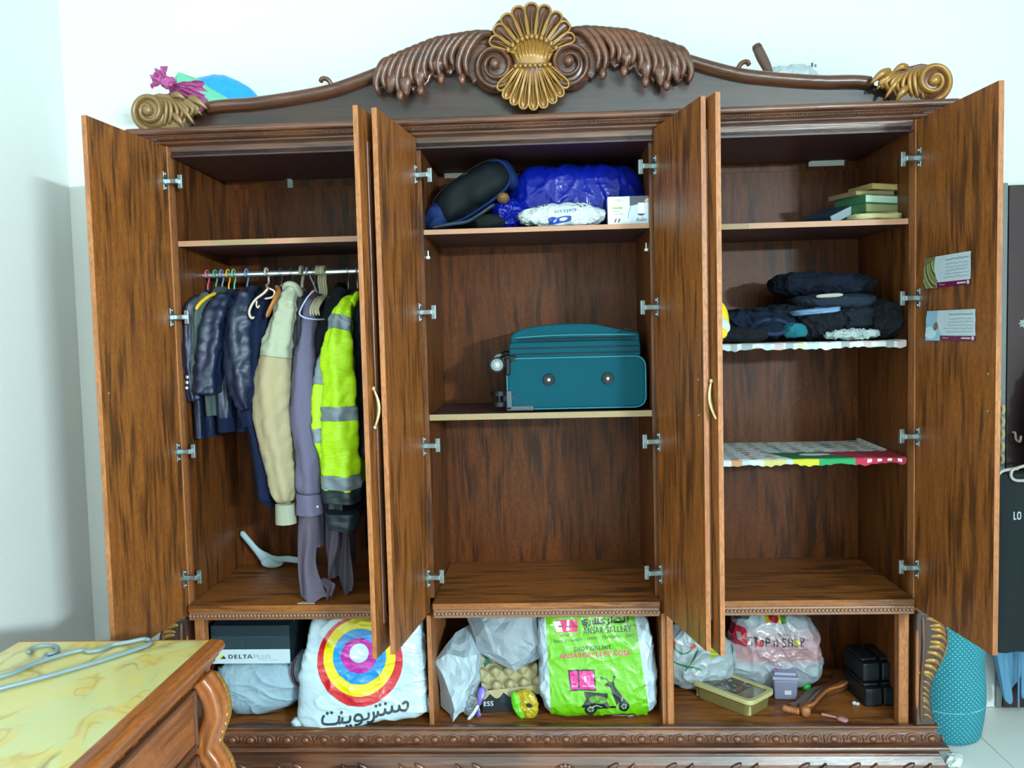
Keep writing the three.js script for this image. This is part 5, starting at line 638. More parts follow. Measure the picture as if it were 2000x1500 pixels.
{ // big white bag with coloured rings
  const X0 = -0.925, X1 = -0.405, Y0 = 0.19, Y1 = 0.62;
  const art = canvasTex(1300, 1075, (c, w, h) => {
    c.fillStyle = '#acbfc8'; c.fillRect(0, 0, w, h); const kx = 0.0004224, ky = 0.0004464, s = w / (X1 - X0), t = h / (Y1 - Y0); c.setTransform(kx * s, 0, 0, ky * t, (-1.2252 - X0) * s, (Y1 - 0.634) * t);   // now in units of a fine grid over the print
    for (const [col, x, y, rx, ry] of [['#b81420', 1322, 430, 356, 348], ['#d3c404', 1318, 404, 300, 298], ['#0a7fc4', 1318, 398, 222, 216], ['#a8108c', 1312, 392, 150, 138], ['#acbfc8', 1314, 372, 78, 77]]) { c.fillStyle = col; c.beginPath(); c.ellipse(x, y, rx, ry, 0, 0, 7); c.fill(); }
    c.strokeStyle = '#1e3038'; c.lineWidth = 21; c.lineCap = c.lineJoin = 'round'; const S = (...p) => { c.beginPath(); c.moveTo(p[0], p[1]); for (let i = 2; i < p.length; i += 4) c.quadraticCurveTo(p[i], p[i + 1], p[i + 2], p[i + 3]); c.stroke(); }, D = (x, y) => { c.fillStyle = '#1e3038'; c.beginPath(); c.arc(x, y, 13, 0, 7); c.fill(); }; c.translate(0, -34);
    S(1672, 806, 1712, 780, 1712, 822, 1708, 862, 1668, 858, 1640, 856, 1640, 826); S(1640, 822, 1642, 864, 1606, 866, 1578, 866, 1578, 836); S(1578, 830, 1580, 874, 1546, 876, 1520, 876, 1520, 850); D(1524, 806);
    S(1520, 850, 1520, 886, 1488, 890, 1460, 892, 1460, 868); D(1446, 818); D(1478, 812); S(1460, 866, 1462, 900, 1436, 904); S(1424, 868, 1436, 930, 1398, 944);
    S(1384, 872, 1390, 910, 1362, 914, 1340, 916, 1330, 916); D(1378, 944); S(1330, 916, 1262, 930, 1268, 900, 1276, 868, 1306, 872, 1342, 880, 1328, 926, 1310, 956, 1274, 956);
    S(1232, 886, 1236, 924, 1206, 930, 1170, 934, 1170, 930); D(1202, 962); D(1232, 958); S(1166, 896, 1166, 930, 1140, 934); D(1160, 852); S(1140, 884, 1142, 934, 1104, 940, 1020, 948, 1004, 930, 990, 906, 1012, 876); D(1042, 856); D(1078, 850);
  });
  const g = thing('printed_bag', 'white plastic sack printed with red, yellow, blue and magenta rings and black lettering', 'bag', [-0.66, LY, -0.085], 0.1);
  part(g, 'sack', blob(0.236, 0.196, 0.12, { p: 9, detail: 64, shape: (q) => { const k = (q.y + 0.196) / 0.392; q.x = q.x * lerp(1.03, 0.86, k) + lerp(-0.008, 0.012, k); q.z *= lerp(1.22, 0.7, k); q.y += 0.014 * (q.x / 0.2) * (1 - k); }, disp: (q) => 0.008 * ridge(q.x * 4 + q.y * 4, q.y * 11 - q.x * 3, q.z * 5) ** 4 + 0.0035 * ridge(q.x * 9 + q.y * 9, q.y * 15, q.z * 8) ** 3 + 0.01 * N3(q.x * 4, q.y * 4, q.z * 4) - 0.006, uvf: (q) => [(q.x - 0.66 - X0) / (X1 - X0), (q.y + 0.196 + LY - Y0) / (Y1 - Y0)] }).translate(0, 0.197, 0), FILMW(art, 0.26));
  part(g, 'corner_flap', blob(0.035, 0.018, 0.02, { p: 2.4, detail: 8, disp: crumple(20, 0.006) }).translate(-0.225, 0.016, 0.09), phy({ color: 0xb4c6ce, roughness: 0.35 })); part(g, 'corner_flap', blob(0.03, 0.03, 0.02, { p: 2.4, detail: 8, disp: crumple(20, 0.006) }).translate(0.22, 0.06, 0.08), phy({ color: 0xb4c6ce, roughness: 0.35 }));
}
// ---- centre
const BAGW = phy({ color: 0xb0bcc2, roughness: 0.55, bumpMap: CRINKLE, bumpScale: 0.002 });
function crumpledBag(g, pos, r, seed, mat, { low = 0.03, p = 3, detail = 9 } = {}) { const b = blob(r[0], r[1], r[2], { p, detail, disp: (q) => low * ridge(q.x * 5 + seed, q.y * 5, q.z * 5 + seed) ** 2 + low * 0.45 * ridge(q.x * 11, q.y * 10 + seed, q.z * 9) ** 2 - low * 0.6 }); b.translate(...pos); return part(g, 'bag', toFacets(b), mat); }
function toFacets(b) { const g = b.toNonIndexed(); g.computeVertexNormals(); return g; }
function panelBag(g, pts, tris, mat, name = 'panel') { // crisp folded sheet: coarse folds from the list, finer creases by splitting each triangle
  const pos = [], mid = (a, b) => [(a[0] + b[0]) / 2, (a[1] + b[1]) / 2, (a[2] + b[2]) / 2], nudge = (p) => { const k = 0.007 * N3(p[0] * 17, p[1] * 17, p[2] * 17) + 0.004 * N3(p[0] * 38, p[1] * 38, p[2] * 38); return [p[0] + k * 0.5, p[1] + k * 0.4, p[2] + k]; };
  const cut = (a, b, c, n) => { if (!n) { pos.push(...nudge(a), ...nudge(b), ...nudge(c)); return; } const d = mid(a, b), e = mid(b, c), f = mid(c, a); cut(a, d, f, n - 1); cut(d, b, e, n - 1); cut(f, e, c, n - 1); cut(d, e, f, n - 1); };
  for (const t of tris) cut(pts[t[0]], pts[t[1]], pts[t[2]], 2);
  const q = new THREE.BufferGeometry(); q.setAttribute('position', new THREE.Float32BufferAttribute(pos, 3)); q.setAttribute('uv', new THREE.Float32BufferAttribute(pos.flatMap((v, i) => (i % 3 === 2 ? [] : [v])), 2)); q.computeVertexNormals(); return wpart(g, name, q, mat); }
{ const g = thing('paper_bag', 'crisply folded white paper bag standing at the left of the lower centre compartment', 'bag', [-0.32, LY, -0.14]); const MAT = std({ color: 0xa0b0ba, roughness: 0.6, side: THREE.DoubleSide });
  const P = [[-0.405, 0.405, -0.06], [-0.372, 0.445, -0.1], [-0.335, 0.475, -0.16], [-0.27, 0.5, -0.2], [-0.355, 0.44, -0.045], [-0.295, 0.43, -0.03], [-0.248, 0.43, -0.06], [-0.365, 0.355, -0.03], [-0.285, 0.375, -0.012], [-0.255, 0.36, -0.05], [-0.375, 0.32, -0.06], [-0.34, 0.29, -0.012], [-0.29, 0.31, -0.014], [-0.393, 0.31, -0.09], [-0.392, 0.222, -0.1], [-0.35, 0.215, -0.04], [-0.33, 0.25, -0.004], [-0.31, 0.235, -0.012], [-0.272, 0.235, -0.05], [-0.335, 0.207, 0.0], [-0.24, 0.3, -0.11], [-0.23, 0.42, -0.15], [-0.39, 0.4, -0.2], [-0.38, 0.21, -0.22], [-0.24, 0.21, -0.2]];
  panelBag(g, P, [[0, 4, 1], [1, 4, 2], [2, 4, 5], [2, 5, 3], [3, 5, 6], [3, 6, 21], [0, 7, 4], [4, 7, 8], [4, 8, 5], [5, 8, 9], [5, 9, 6], [0, 10, 7], [7, 10, 11], [7, 11, 8], [8, 11, 12], [8, 12, 9], [0, 13, 10], [13, 14, 15], [13, 15, 10], [10, 15, 11], [11, 15, 16], [11, 16, 12], [16, 17, 12], [12, 17, 18], [12, 18, 20], [12, 20, 9], [9, 20, 21], [9, 21, 6], [15, 19, 16], [16, 19, 17], [0, 1, 22], [1, 2, 22], [2, 3, 22], [13, 22, 23], [13, 23, 14], [0, 22, 13], [20, 18, 24], [20, 24, 21], [15, 14, 23], [15, 23, 24], [17, 15, 24], [17, 24, 18], [22, 3, 21], [22, 21, 24], [22, 24, 23]], MAT, 'folded_body'); }
{ const g = thing('plastic_bag', 'grey-white crumpled plastic bag hanging above the egg tray', 'bag', [-0.15, 0.37, -0.16]); const MAT = phy({ color: 0x848e96, roughness: 0.55, side: THREE.DoubleSide, bumpMap: CRINKLE, bumpScale: 0.002 });
  const P = [[-0.29, 0.535, -0.15], [-0.24, 0.555, -0.1], [-0.17, 0.575, -0.1], [-0.06, 0.6, -0.12], [-0.255, 0.47, -0.1], [-0.245, 0.425, -0.09], [-0.19, 0.44, -0.06], [-0.22, 0.53, -0.07], [-0.14, 0.5, -0.055], [-0.13, 0.405, -0.05], [-0.115, 0.368, -0.06], [-0.06, 0.43, -0.06], [-0.03, 0.46, -0.08], [-0.02, 0.4, -0.1], [-0.03, 0.57, -0.1], [-0.27, 0.6, -0.25], [-0.02, 0.6, -0.25], [-0.29, 0.46, -0.25], [-0.1, 0.4, -0.24], [-0.18, 0.39, -0.2]];
  panelBag(g, P, [[0, 4, 7], [0, 7, 1], [1, 7, 2], [7, 4, 6], [4, 5, 6], [7, 6, 8], [7, 8, 2], [2, 8, 3], [8, 6, 9], [6, 5, 9], [5, 10, 9], [9, 10, 11], [8, 9, 11], [8, 11, 12], [8, 12, 3], [3, 12, 14], [11, 10, 13], [11, 13, 12], [0, 17, 4], [4, 17, 5], [0, 15, 17], [0, 1, 15], [1, 2, 15], [2, 3, 15], [3, 16, 15], [3, 14, 16], [14, 12, 16], [12, 13, 16], [10, 18, 13], [13, 18, 16], [5, 19, 10], [10, 19, 18], [5, 17, 19], [15, 16, 18], [15, 18, 19], [15, 19, 17]], MAT, 'draped_body'); }
one('cloth', blob(0.04, 0.058, 0.03, { p: 2.4, detail: 18, disp: crumple(18, 0.012) }).rotateZ(-0.3), cloth(0x2f6862), 'dark teal netting squeezed between the white paper bag and the egg tray', 'cloth', [-0.232, 0.375, -0.16]);
{ // moulded egg tray tipped towards the front
  const g = thing('egg_tray', 'cream moulded-pulp egg tray tipped forward on the black box', 'egg tray', [-0.14, 0.3, -0.14], 0.1); const PULP = std({ color: 0xa39872, roughness: 0.95, side: THREE.DoubleSide });
  const P = 0.05, H = (a, b) => { const u = Math.cos(a / P * Math.PI * 2), v = Math.cos(b / P * Math.PI * 2); const pk = Math.max(0, (u + v) / 2); return 0.034 * Math.sqrt(pk) - 0.012 * Math.max(0, -(u + v) / 2); };
  const t = grid(140, 70, (u, v) => { const a = (u - 0.5) * 0.21, b = (v - 0.5) * 0.13; return [a, H(a, b + 0.0), b]; }, { flip: false }); t.rotateX(0.95); t.rotateZ(0.06); t.translate(0, 0.045, 0.02); part(g, 'tray', t.toNonIndexed(), PULP);
  const t2 = grid(140, 6, (u, v) => { const a = (u - 0.5) * 0.21; const k = 0.014 * (0.5 + 0.5 * Math.cos(a / P * Math.PI * 2)) ** 0.6; return [a, -0.004 - v * (0.012 + k * 1.6), 0.066 + v * 0.006]; }); t2.rotateX(0.25); t2.rotateZ(0.06); t2.translate(0, 0.02, 0.005); part(g, 'scalloped_rim', t2.toNonIndexed(), PULP); }
{ const art = canvasTex(512, 220, (c, w, h) => { c.fillStyle = '#0f1820'; c.fillRect(0, 0, w, h); c.fillStyle = '#1d2c36'; c.fillRect(170, 20, 300, 110); c.fillStyle = '#c2ccd0'; c.font = 'bold 62px sans-serif'; c.fillText('ESS', 8, 160); });
  const g = thing('black_box', 'low black box with small white lettering under the egg tray', 'box', [-0.145, LY, -0.17], 0.09); part(g, 'carton', box(0.2, 0.088, 0.17, 0, 0.0445, 0, 0.002), std({ color: 0x10181e, roughness: 0.5 })); const f = new THREE.PlaneGeometry(0.198, 0.085); f.translate(0, 0.0445, 0.0853); part(g, 'front_print', f, std({ map: art, roughness: 0.5 })); }
{ const g = thing('snack_packet', 'lime green and mustard snack packet beside the green printed bag', 'packet', [-0.072, LY, -0.035], -0.35); const b = blob(0.044, 0.05, 0.02, { p: 2.6, detail: 16, disp: crumple(20, 0.006) }); b.rotateZ(0.25); b.translate(0, 0.052, 0); part(g, 'foil', toFacets(b), phy({ color: 0xa8941a, roughness: 0.3, clearcoat: 0.4 })); const l = blob(0.018, 0.05, 0.018, { p: 2.6, detail: 10, disp: crumple(20, 0.004) }); l.rotateZ(0.35); l.translate(-0.03, 0.046, 0.008); part(g, 'green_panel', toFacets(l), phy({ color: 0x5cb41e, roughness: 0.3, clearcoat: 0.4 })); const m = blob(0.012, 0.008, 0.004, { p: 2, detail: 6 }); m.translate(0.018, 0.058, 0.02); part(g, 'dark_print', m, std({ color: 0x2a2c1c })); }
{ const g = thing('plastic_wrapper', 'see-through wrapper with purple streaks lying before the black box', 'wrapper', [-0.258, LY, -0.03]); const b = blob(0.03, 0.04, 0.018, { p: 2.2, detail: 12, disp: crumple(22, 0.012) }); b.rotateZ(-0.5); b.translate(-0.01, 0.045, 0); part(g, 'clear_film', toFacets(b), phy({ color: 0xc8ccd0, transmission: 0.8, roughness: 0.2, thickness: 0 })); part(g, 'purple_strip', sweep([V(0.03, 0.115, -0.01), V(0.02, 0.075, 0.01), V(0.012, 0.04, 0.016), V(0.018, 0.015, 0.02)], (t) => [0.008 + 0.006 * Math.sin(t * 7), 0.003], { seg: 20 }), phy({ color: 0x5a48a4, roughness: 0.3 }), 'purple strip'); part(g, 'white_twist', sweep([V(0.015, 0.06, 0.018), V(-0.005, 0.03, 0.024), V(-0.025, 0.008, 0.026)], () => [0.006, 0.003], { seg: 12 }), phy({ color: 0xb8c0c4, roughness: 0.3 })); }
{ // green printed bag
  const X0 = -0.06, X1 = 0.42, Y0 = 0.195, Y1 = 0.61;
  const art = canvasTex(1440, 1245, (c, w, h) => {
    c.fillStyle = '#a6b6c2'; c.fillRect(0, 0, w, h); const s = w / (X1 - X0), t = h / (Y1 - Y0); c.setTransform(0.0004308 * s, 0, 0, 0.0004452 * t, (-0.4199 - X0) * s, (Y1 - 0.6158) * t);
    c.fillStyle = '#5fa606'; c.beginPath(); c.moveTo(972, -40); c.lineTo(1700, -40); c.quadraticCurveTo(1750, 400, 1832, 960); c.lineTo(1010, 960); c.quadraticCurveTo(1004, 500, 972, -40); c.fill();
    // gift-box emblem
    c.fillStyle = '#c2185e'; c.beginPath(); c.moveTo(1060, 120); c.lineTo(1245, 112); c.lineTo(1242, 210); c.lineTo(1085, 214); c.closePath(); c.fill(); c.fillStyle = '#d6d8d6'; c.beginPath(); c.moveTo(1040, 134); c.lineTo(1100, 126); c.lineTo(1122, 208); c.lineTo(1072, 210); c.closePath(); c.fill(); c.beginPath(); c.moveTo(1158, 116); c.lineTo(1178, 114); c.lineTo(1172, 200); c.lineTo(1150, 200); c.closePath(); c.fill(); c.fillStyle = '#8a1046'; c.fillRect(1085, 162, 160, 10); c.fillStyle = '#3a1a2a'; c.fillRect(1094, 160, 12, 12); c.strokeStyle = '#c85a1e'; c.lineWidth = 4; c.beginPath(); c.moveTo(1040, 226); c.quadraticCurveTo(1140, 200, 1240, 216); c.stroke();
    const T = (s, x, y, size, col, wd, font = 'bold', rot = -0.05) => { c.save(); c.translate(x, y); c.rotate(rot); c.font = `${font} ${size}px sans-serif`; c.fillStyle = col; const k = wd / c.measureText(s).width; c.scale(k, 1); c.fillText(s, 0, 0); c.restore(); };
    // Arabic name, drawn stroke by stroke
    c.strokeStyle = '#101812'; c.lineWidth = 14; c.lineCap = 'round'; c.lineJoin = 'round'; const S = (...p) => { c.beginPath(); c.moveTo(p[0], p[1]); for (let i = 2; i < p.length; i += 2) c.lineTo(p[i], p[i + 1]); c.stroke(); }, D = (x, y) => { c.fillStyle = '#101812'; c.fillRect(x - 6, y - 6, 12, 12); };
    S(1656, 74, 1658, 132); S(1632, 104, 1630, 134, 1600, 136, 1600, 118); D(1632, 86); S(1600, 136, 1560, 138, 1560, 112, 1592, 108); S(1560, 138, 1545, 138, 1545, 122); S(1524, 82, 1526, 138); S(1500, 116, 1500, 148, 1488, 156);
    S(1462, 112, 1436, 122, 1468, 140, 1430, 146, 1412, 142); D(1448, 160); S(1412, 86, 1412, 144, 1392, 146); S(1390, 92, 1390, 146, 1370, 148, 1370, 126); D(1362, 166); D(1380, 166); S(1348, 122, 1348, 152, 1336, 158); S(1322, 116, 1300, 116, 1300, 138, 1322, 136, 1314, 156, 1286, 150, 1284, 122); D(1298, 170); D(1316, 170);
    T('ANSAR GALLERY', 1290, 226, 66, '#101812', 392); T('Grocery  \u00b7  Luxury  \u00b7  Home  \u00b7  Electronics  \u00b7  Sport', 1040, 296, 38, '#2a4a14', 664, 'italic bold', -0.075); c.strokeStyle = '#3a2a18'; c.lineWidth = 6; S(1100, 242, 1130, 230, 1150, 240, 1180, 228, 1210, 232);
    T('SHOP ONLINE', 1206, 360, 48, '#12240e', 312); T('ANSARGALLERY.COM', 1090, 418, 56, '#c21a68', 576);
    // delivery box
    c.fillStyle = '#c81878'; c.strokeStyle = '#241018'; c.lineWidth = 12; for (const q of [[1162, 512, 1238, 506, 1244, 658, 1176, 662], [1240, 506, 1370, 510, 1378, 664, 1246, 660]]) { c.beginPath(); c.moveTo(q[0], q[1]); for (let i = 2; i < 8; i += 2) c.lineTo(q[i], q[i + 1]); c.closePath(); c.fill(); c.stroke(); } c.strokeStyle = '#e08ab8'; c.lineWidth = 4; c.strokeRect(1292, 556, 40, 40); c.strokeRect(1188, 560, 22, 40); T('ansar', 1268, 636, 22, '#e8b0cc', 96, 'bold', 0); T('ansar', 1184, 634, 20, '#e8b0cc', 48, 'bold', 0);
    // scooter
    const dk = '#17211c'; for (const [x, y, r] of [[1336, 822, 52], [1608, 794, 44]]) { c.fillStyle = dk; c.beginPath(); c.ellipse(x, y, r, r * 1.06, 0, 0, 7); c.fill(); c.fillStyle = '#8a9c92'; c.beginPath(); c.arc(x, y, r * 0.56, 0, 7); c.fill(); c.strokeStyle = dk; c.lineWidth = 7; for (let k = 0; k < 5; k++) S(x, y, x + r * 0.6 * Math.cos(k * 1.26), y + r * 0.6 * Math.sin(k * 1.26)); }
    c.fillStyle = dk; c.beginPath(); c.moveTo(1280, 674); c.lineTo(1476, 690); c.lineTo(1478, 728); c.lineTo(1460, 742); c.lineTo(1490, 800); c.lineTo(1550, 790); c.lineTo(1496, 640); c.lineTo(1446, 628); c.lineTo(1480, 602); c.lineTo(1532, 600); c.lineTo(1536, 634); c.lineTo(1600, 716); c.lineTo(1636, 762); c.lineTo(1560, 770); c.lineTo(1540, 812); c.lineTo(1400, 824); c.lineTo(1310, 780); c.lineTo(1276, 812); c.lineTo(1262, 796); c.lineTo(1300, 736); c.closePath(); c.fill(); c.fillStyle = '#4c7a1c'; c.beginPath(); c.ellipse(1396, 742, 74, 34, 0.12, 0, 7); c.fill(); c.strokeStyle = '#8aa0a0'; c.lineWidth = 8; S(1340, 806, 1386, 790, 1430, 806); S(1590, 744, 1600, 700); c.lineWidth = 7; c.strokeStyle = dk; S(1496, 604, 1470, 580, 1436, 572); S(1522, 600, 1534, 560); c.fillStyle = '#3a4a46'; for (const [x, y] of [[1432, 572], [1534, 560]]) { c.beginPath(); c.ellipse(x, y, 13, 11, 0, 0, 7); c.fill(); } c.strokeStyle = '#57961a'; c.lineWidth = 8; S(1380, 862, 1600, 846);
    c.strokeStyle = dk; c.lineWidth = 14; c.fillStyle = '#aab0ae'; c.beginPath(); c.roundRect(1490, 872, 216, 80, 20); c.fill(); c.stroke(); T('ANSAR', 1540, 906, 26, '#333', 110, 'bold', 0);
  });
  const g = thing('printed_bag', 'white plastic sack with a lime green printed panel showing a scooter', 'bag', [0.185, LY, -0.1]); const cx = 0.185;
  part(g, 'sack', blob(0.207, 0.196, 0.1, { p: 5, detail: 64, shape: (q) => { const k = (q.y + 0.196) / 0.392; q.x = q.x * lerp(1.04, 0.94, k) + lerp(0.004, -0.012, k); q.z *= lerp(1.1, 0.75, k); if (k < 0.08) q.y += 0.012 * (1 - k / 0.08) * (Math.abs(q.x) > 0.17 ? 1 : 0); }, disp: (q) => 0.005 * ridge(q.x * 4 + q.y * 6, q.y * 9 - q.x * 4, q.z * 5) ** 3 + 0.004 * ridge(q.x * 16, q.y * 12 + q.x * 8, q.z * 8) ** 2 + 0.008 * N3(q.x * 4 + 9, q.y * 4, q.z * 4) + (Math.abs(q.x) > 0.16 ? 0.006 * ridge(q.x * 30, q.y * 14, 3) ** 2 : 0) - 0.004, uvf: (q) => [(q.x + cx - X0) / (X1 - X0), (q.y + 0.196 + LY - Y0) / (Y1 - Y0)] }).translate(0, 0.197, 0), FILMW(art, 0.3));
}
// ---- right
{ const art = canvasTex(800, 560, (c, w, h) => { const R = rng(4); c.fillStyle = '#929fa4'; c.fillRect(0, 0, w, h); c.strokeStyle = '#1e6a44'; c.lineWidth = 16; c.beginPath(); c.moveTo(40, 180); c.bezierCurveTo(160, 330, 240, 260, 420, 330); c.moveTo(120, 120); c.bezierCurveTo(180, 220, 280, 200, 330, 140); c.moveTo(240, 330); c.lineTo(380, 160); c.stroke(); c.fillStyle = '#b0402a'; for (const [x, y] of [[330, 130], [120, 90], [70, 400]]) { c.beginPath(); c.ellipse(x, y, 36, 20, R() * 3, 0, 7); c.fill(); } c.fillStyle = '#8a1a20'; c.fillRect(20, 360, 90, 40); c.fillStyle = '#9aa624'; c.beginPath(); c.moveTo(480, 40); c.lineTo(600, 40); c.lineTo(620, 180); c.lineTo(520, 240); c.fill(); });
  const g = thing('plastic_bag', 'small white plastic bag with green and red print behind the cream-lidded tub', 'bag', [0.575, LY, -0.27]); part(g, 'sack', blob(0.14, 0.125, 0.075, { p: 2.6, detail: 36, shape: (q) => { q.x -= 0.1 * q.y; }, disp: (q) => 0.014 * ridge(q.x * 6, q.y * 8 - q.x * 4, q.z * 5) ** 3 + 0.006 * ridge(q.x * 18, q.y * 16, q.z * 12) ** 2 - 0.008, uvf: (q) => [(q.x + 0.14) / 0.28, (q.y + 0.125) / 0.25] }).translate(0, 0.125, 0), FILMW(art, 0.4)); }
{ const X0 = 0.66, X1 = 1.09, Y0 = 0.19, Y1 = 0.53;
  const art = canvasTex(1290, 1020, (c, w, h) => { c.fillStyle = '#8f989e'; c.fillRect(0, 0, w, h); const s = w / (X1 - X0), t = h / (Y1 - Y0); c.setTransform(0.0004725 * s, 0, 0, 0.0004975 * t, (0.4354 - X0) * s, (Y1 - 0.5347) * t);
    const gr = c.createLinearGradient(0, 130, 0, 460); gr.addColorStop(0, 'rgba(150,126,134,0)'); gr.addColorStop(0.35, 'rgba(158,128,134,0.9)'); gr.addColorStop(0.8, 'rgba(164,120,124,0.9)'); gr.addColorStop(1, 'rgba(150,140,144,0)'); c.fillStyle = gr; c.fillRect(600, 130, 720, 340); c.fillStyle = '#8a1c24'; c.fillRect(850, 20, 80, 105); c.fillStyle = '#a48c1c'; c.beginPath(); c.moveTo(810, 20); c.lineTo(850, 20); c.lineTo(870, 120); c.lineTo(840, 130); c.fill(); c.fillRect(930, 20, 24, 112); c.fillStyle = '#3c6a30'; c.fillRect(954, 20, 44, 112);
    c.strokeStyle = '#a01c34'; c.lineWidth = 40; c.lineJoin = 'round'; c.strokeRect(590, 186, 72, 92);
    c.save(); c.font = 'bold 96px sans-serif'; c.fillStyle = '#2e3436'; c.scale(0.8, 1); c.fillText('SToP', 855, 296); c.fillText('n', 1092, 296); c.fillText('SHoP', 1182, 300); c.restore(); c.fillStyle = '#c02030'; c.beginPath(); c.arc(772, 270, 22, 0, 7); c.fill(); c.fillStyle = '#a8a020'; c.beginPath(); c.arc(1068, 270, 22, 0, 7); c.fill(); c.font = 'bold 30px sans-serif'; c.fillStyle = '#4a4044'; c.fillText('Super', 922, 216); c.strokeStyle = '#7e6468'; c.lineWidth = 5; for (let i = 0; i < 4; i++) { c.beginPath(); c.moveTo(760, 330 + i * 26); c.lineTo(1160, 322 + i * 26); c.stroke(); } });
  const g = thing('printed_bag', 'pinkish white plastic shopping bag lettered in black at the back of the lower right compartment', 'bag', [0.875, LY, -0.31]); const cx = 0.875;
  part(g, 'sack', blob(0.178, 0.148, 0.09, { p: 3.4, detail: 50, shape: (q) => { const k = (q.y + 0.148) / 0.296; q.x *= lerp(1.02, 0.82, k * k); q.y -= 0.02 * (q.x / 0.17) * (k > 0.5 ? 0.6 : 0.4); }, disp: (q) => 0.012 * ridge(q.x * 6, q.y * 7 + q.x * 5, q.z * 5) ** 3 + 0.005 * ridge(q.x * 18, q.y * 16, q.z * 12) ** 2 - 0.006, uvf: (q) => [(q.x + cx - X0) / (X1 - X0), (q.y + 0.148 + LY - Y0) / (Y1 - Y0)] }).translate(0, 0.15, 0), FILMW(art, 0.4)); }
{ // cream-lidded tub
  const g = thing('food_tub', 'rectangular see-through tub with a cream lid at the left of the lower right compartment', 'tub', [0.685, LY, -0.16], -0.823); const CR = std({ color: 0xb4ac78, roughness: 0.45 }), OL = phy({ color: 0x70653c, roughness: 0.3, clearcoat: 0.3 });
  const L = 0.262, D = 0.156, rr = (w, d, r) => { const s = new THREE.Shape(); s.moveTo(-w / 2 + r, -d / 2); s.lineTo(w / 2 - r, -d / 2); s.quadraticCurveTo(w / 2, -d / 2, w / 2, -d / 2 + r); s.lineTo(w / 2, d / 2 - r); s.quadraticCurveTo(w / 2, d / 2, w / 2 - r, d / 2); s.lineTo(-w / 2 + r, d / 2); s.quadraticCurveTo(-w / 2, d / 2, -w / 2, d / 2 - r); s.lineTo(-w / 2, -d / 2 + r); s.quadraticCurveTo(-w / 2, -d / 2, -w / 2 + r, -d / 2); return s; };
  const flat = (s, h, b) => { const q = extrude(s, h - 2 * b, b, 8); q.rotateX(-Math.PI / 2); q.translate(0, b, 0); return boxUV(q); };
  const body = flat(rr(L - 0.024, D - 0.024, 0.022), 0.05, 0.003); { const p = body.attributes.position; for (let i = 0; i < p.count; i++) { const k = lerp(0.94, 1, p.getY(i) / 0.05); p.setX(i, p.getX(i) * k); p.setZ(i, p.getZ(i) * k); } } part(g, 'body', body, OL, 'olive see-through body');
  const rim = rr(L, D, 0.03), hole = rr(L - 0.03, D - 0.03, 0.022); rim.holes.push(hole); part(g, 'lid_rim', flat(rim, 0.016, 0.002).translate(0, 0.05, 0), CR, 'cream lid rim');
  const win = flat(rr(L - 0.028, D - 0.028, 0.02), 0.007, 0.001).translate(0, 0.054, 0); part(g, 'lid_window', win, phy({ color: 0x5c5334, roughness: 0.25, clearcoat: 0.5 }));
  const art = canvasTex(256, 384, (c, w, h) => { const R = rng(8); c.fillStyle = '#3a3222'; c.fillRect(0, 0, w, h); for (let i = 0; i < 60; i++) { c.fillStyle = ['#6e7466', '#8c8a74', '#5c5a3e', '#8a3a30', '#9aa09a', '#4a5238'][i % 6]; c.beginPath(); c.ellipse(R() * w, R() * h, 10 + R() * 30, 6 + R() * 14, R() * 3, 0, 7); c.fill(); } c.fillStyle = '#8c2c26'; for (let i = 0; i < 7; i++) { c.beginPath(); c.arc(150 + R() * 80, 90 + R() * 80, 9, 0, 7); c.fill(); } });
  const lb = new THREE.PlaneGeometry(0.098, D - 0.034); lb.rotateX(-Math.PI / 2); lb.translate(0.002, 0.0617, 0); part(g, 'lid_label', lb, std({ map: art, roughness: 0.3 })); part(g, 'side_label', box(0.1, 0.036, 0.002, 0, 0.026, D / 2 - 0.0145, 0.0005), std({ color: 0x3c3424, roughness: 0.4 }), 'dark printed side label');
  for (const s of [-1, 1]) part(g, 'corner_tab', box(0.012, 0.045, 0.01, s * (L / 2 - 0.02), 0.026, D / 2 - 0.022, 0.003), CR);
}
{ const g = thing('small_container', 'small translucent lilac lidded container with a pink mark beside the cream-lidded tub', 'container', [0.888, LY, -0.21], -0.12); const LIL = phy({ color: 0x8a8aa4, roughness: 0.3, transmission: 0.35, thickness: 0 });
  const b = box(0.088, 0.075, 0.085, 0, 0.0375, 0, 0.006); { const p = b.attributes.position; for (let i = 0; i < p.count; i++) { const k = lerp(0.9, 1, p.getY(i) / 0.075); p.setX(i, p.getX(i) * k); p.setZ(i, p.getZ(i) * k); } } part(g, 'body', b, LIL);
  part(g, 'lid', box(0.096, 0.014, 0.094, 0, 0.082, 0, 0.004), phy({ color: 0x9494aa, roughness: 0.35, transmission: 0.2, thickness: 0 })); part(g, 'raised_top', box(0.08, 0.012, 0.07, 0, 0.094, -0.004, 0.004), phy({ color: 0x8e8ea8, roughness: 0.35 }));
  const arc = []; for (let i = 0; i <= 14; i++) { const a = lerp(0.5, 5.0, i / 14); arc.push(V(-0.018 + 0.011 * Math.cos(a), 0.102, -0.004 - 0.015 * Math.sin(a))); } part(g, 'pink_letter', sweep(arc, () => [0.0035, 0.0016], { seg: 30, ref: V(0, 1, 0) }), std({ color: 0xd838b4, roughness: 0.5 }), 'bright pink C-shaped mark'); part(g, 'sticker', box(0.024, 0.016, 0.001, 0.008, 0.03, 0.0415, 0.0003), std({ color: 0xb4b4bc })); }
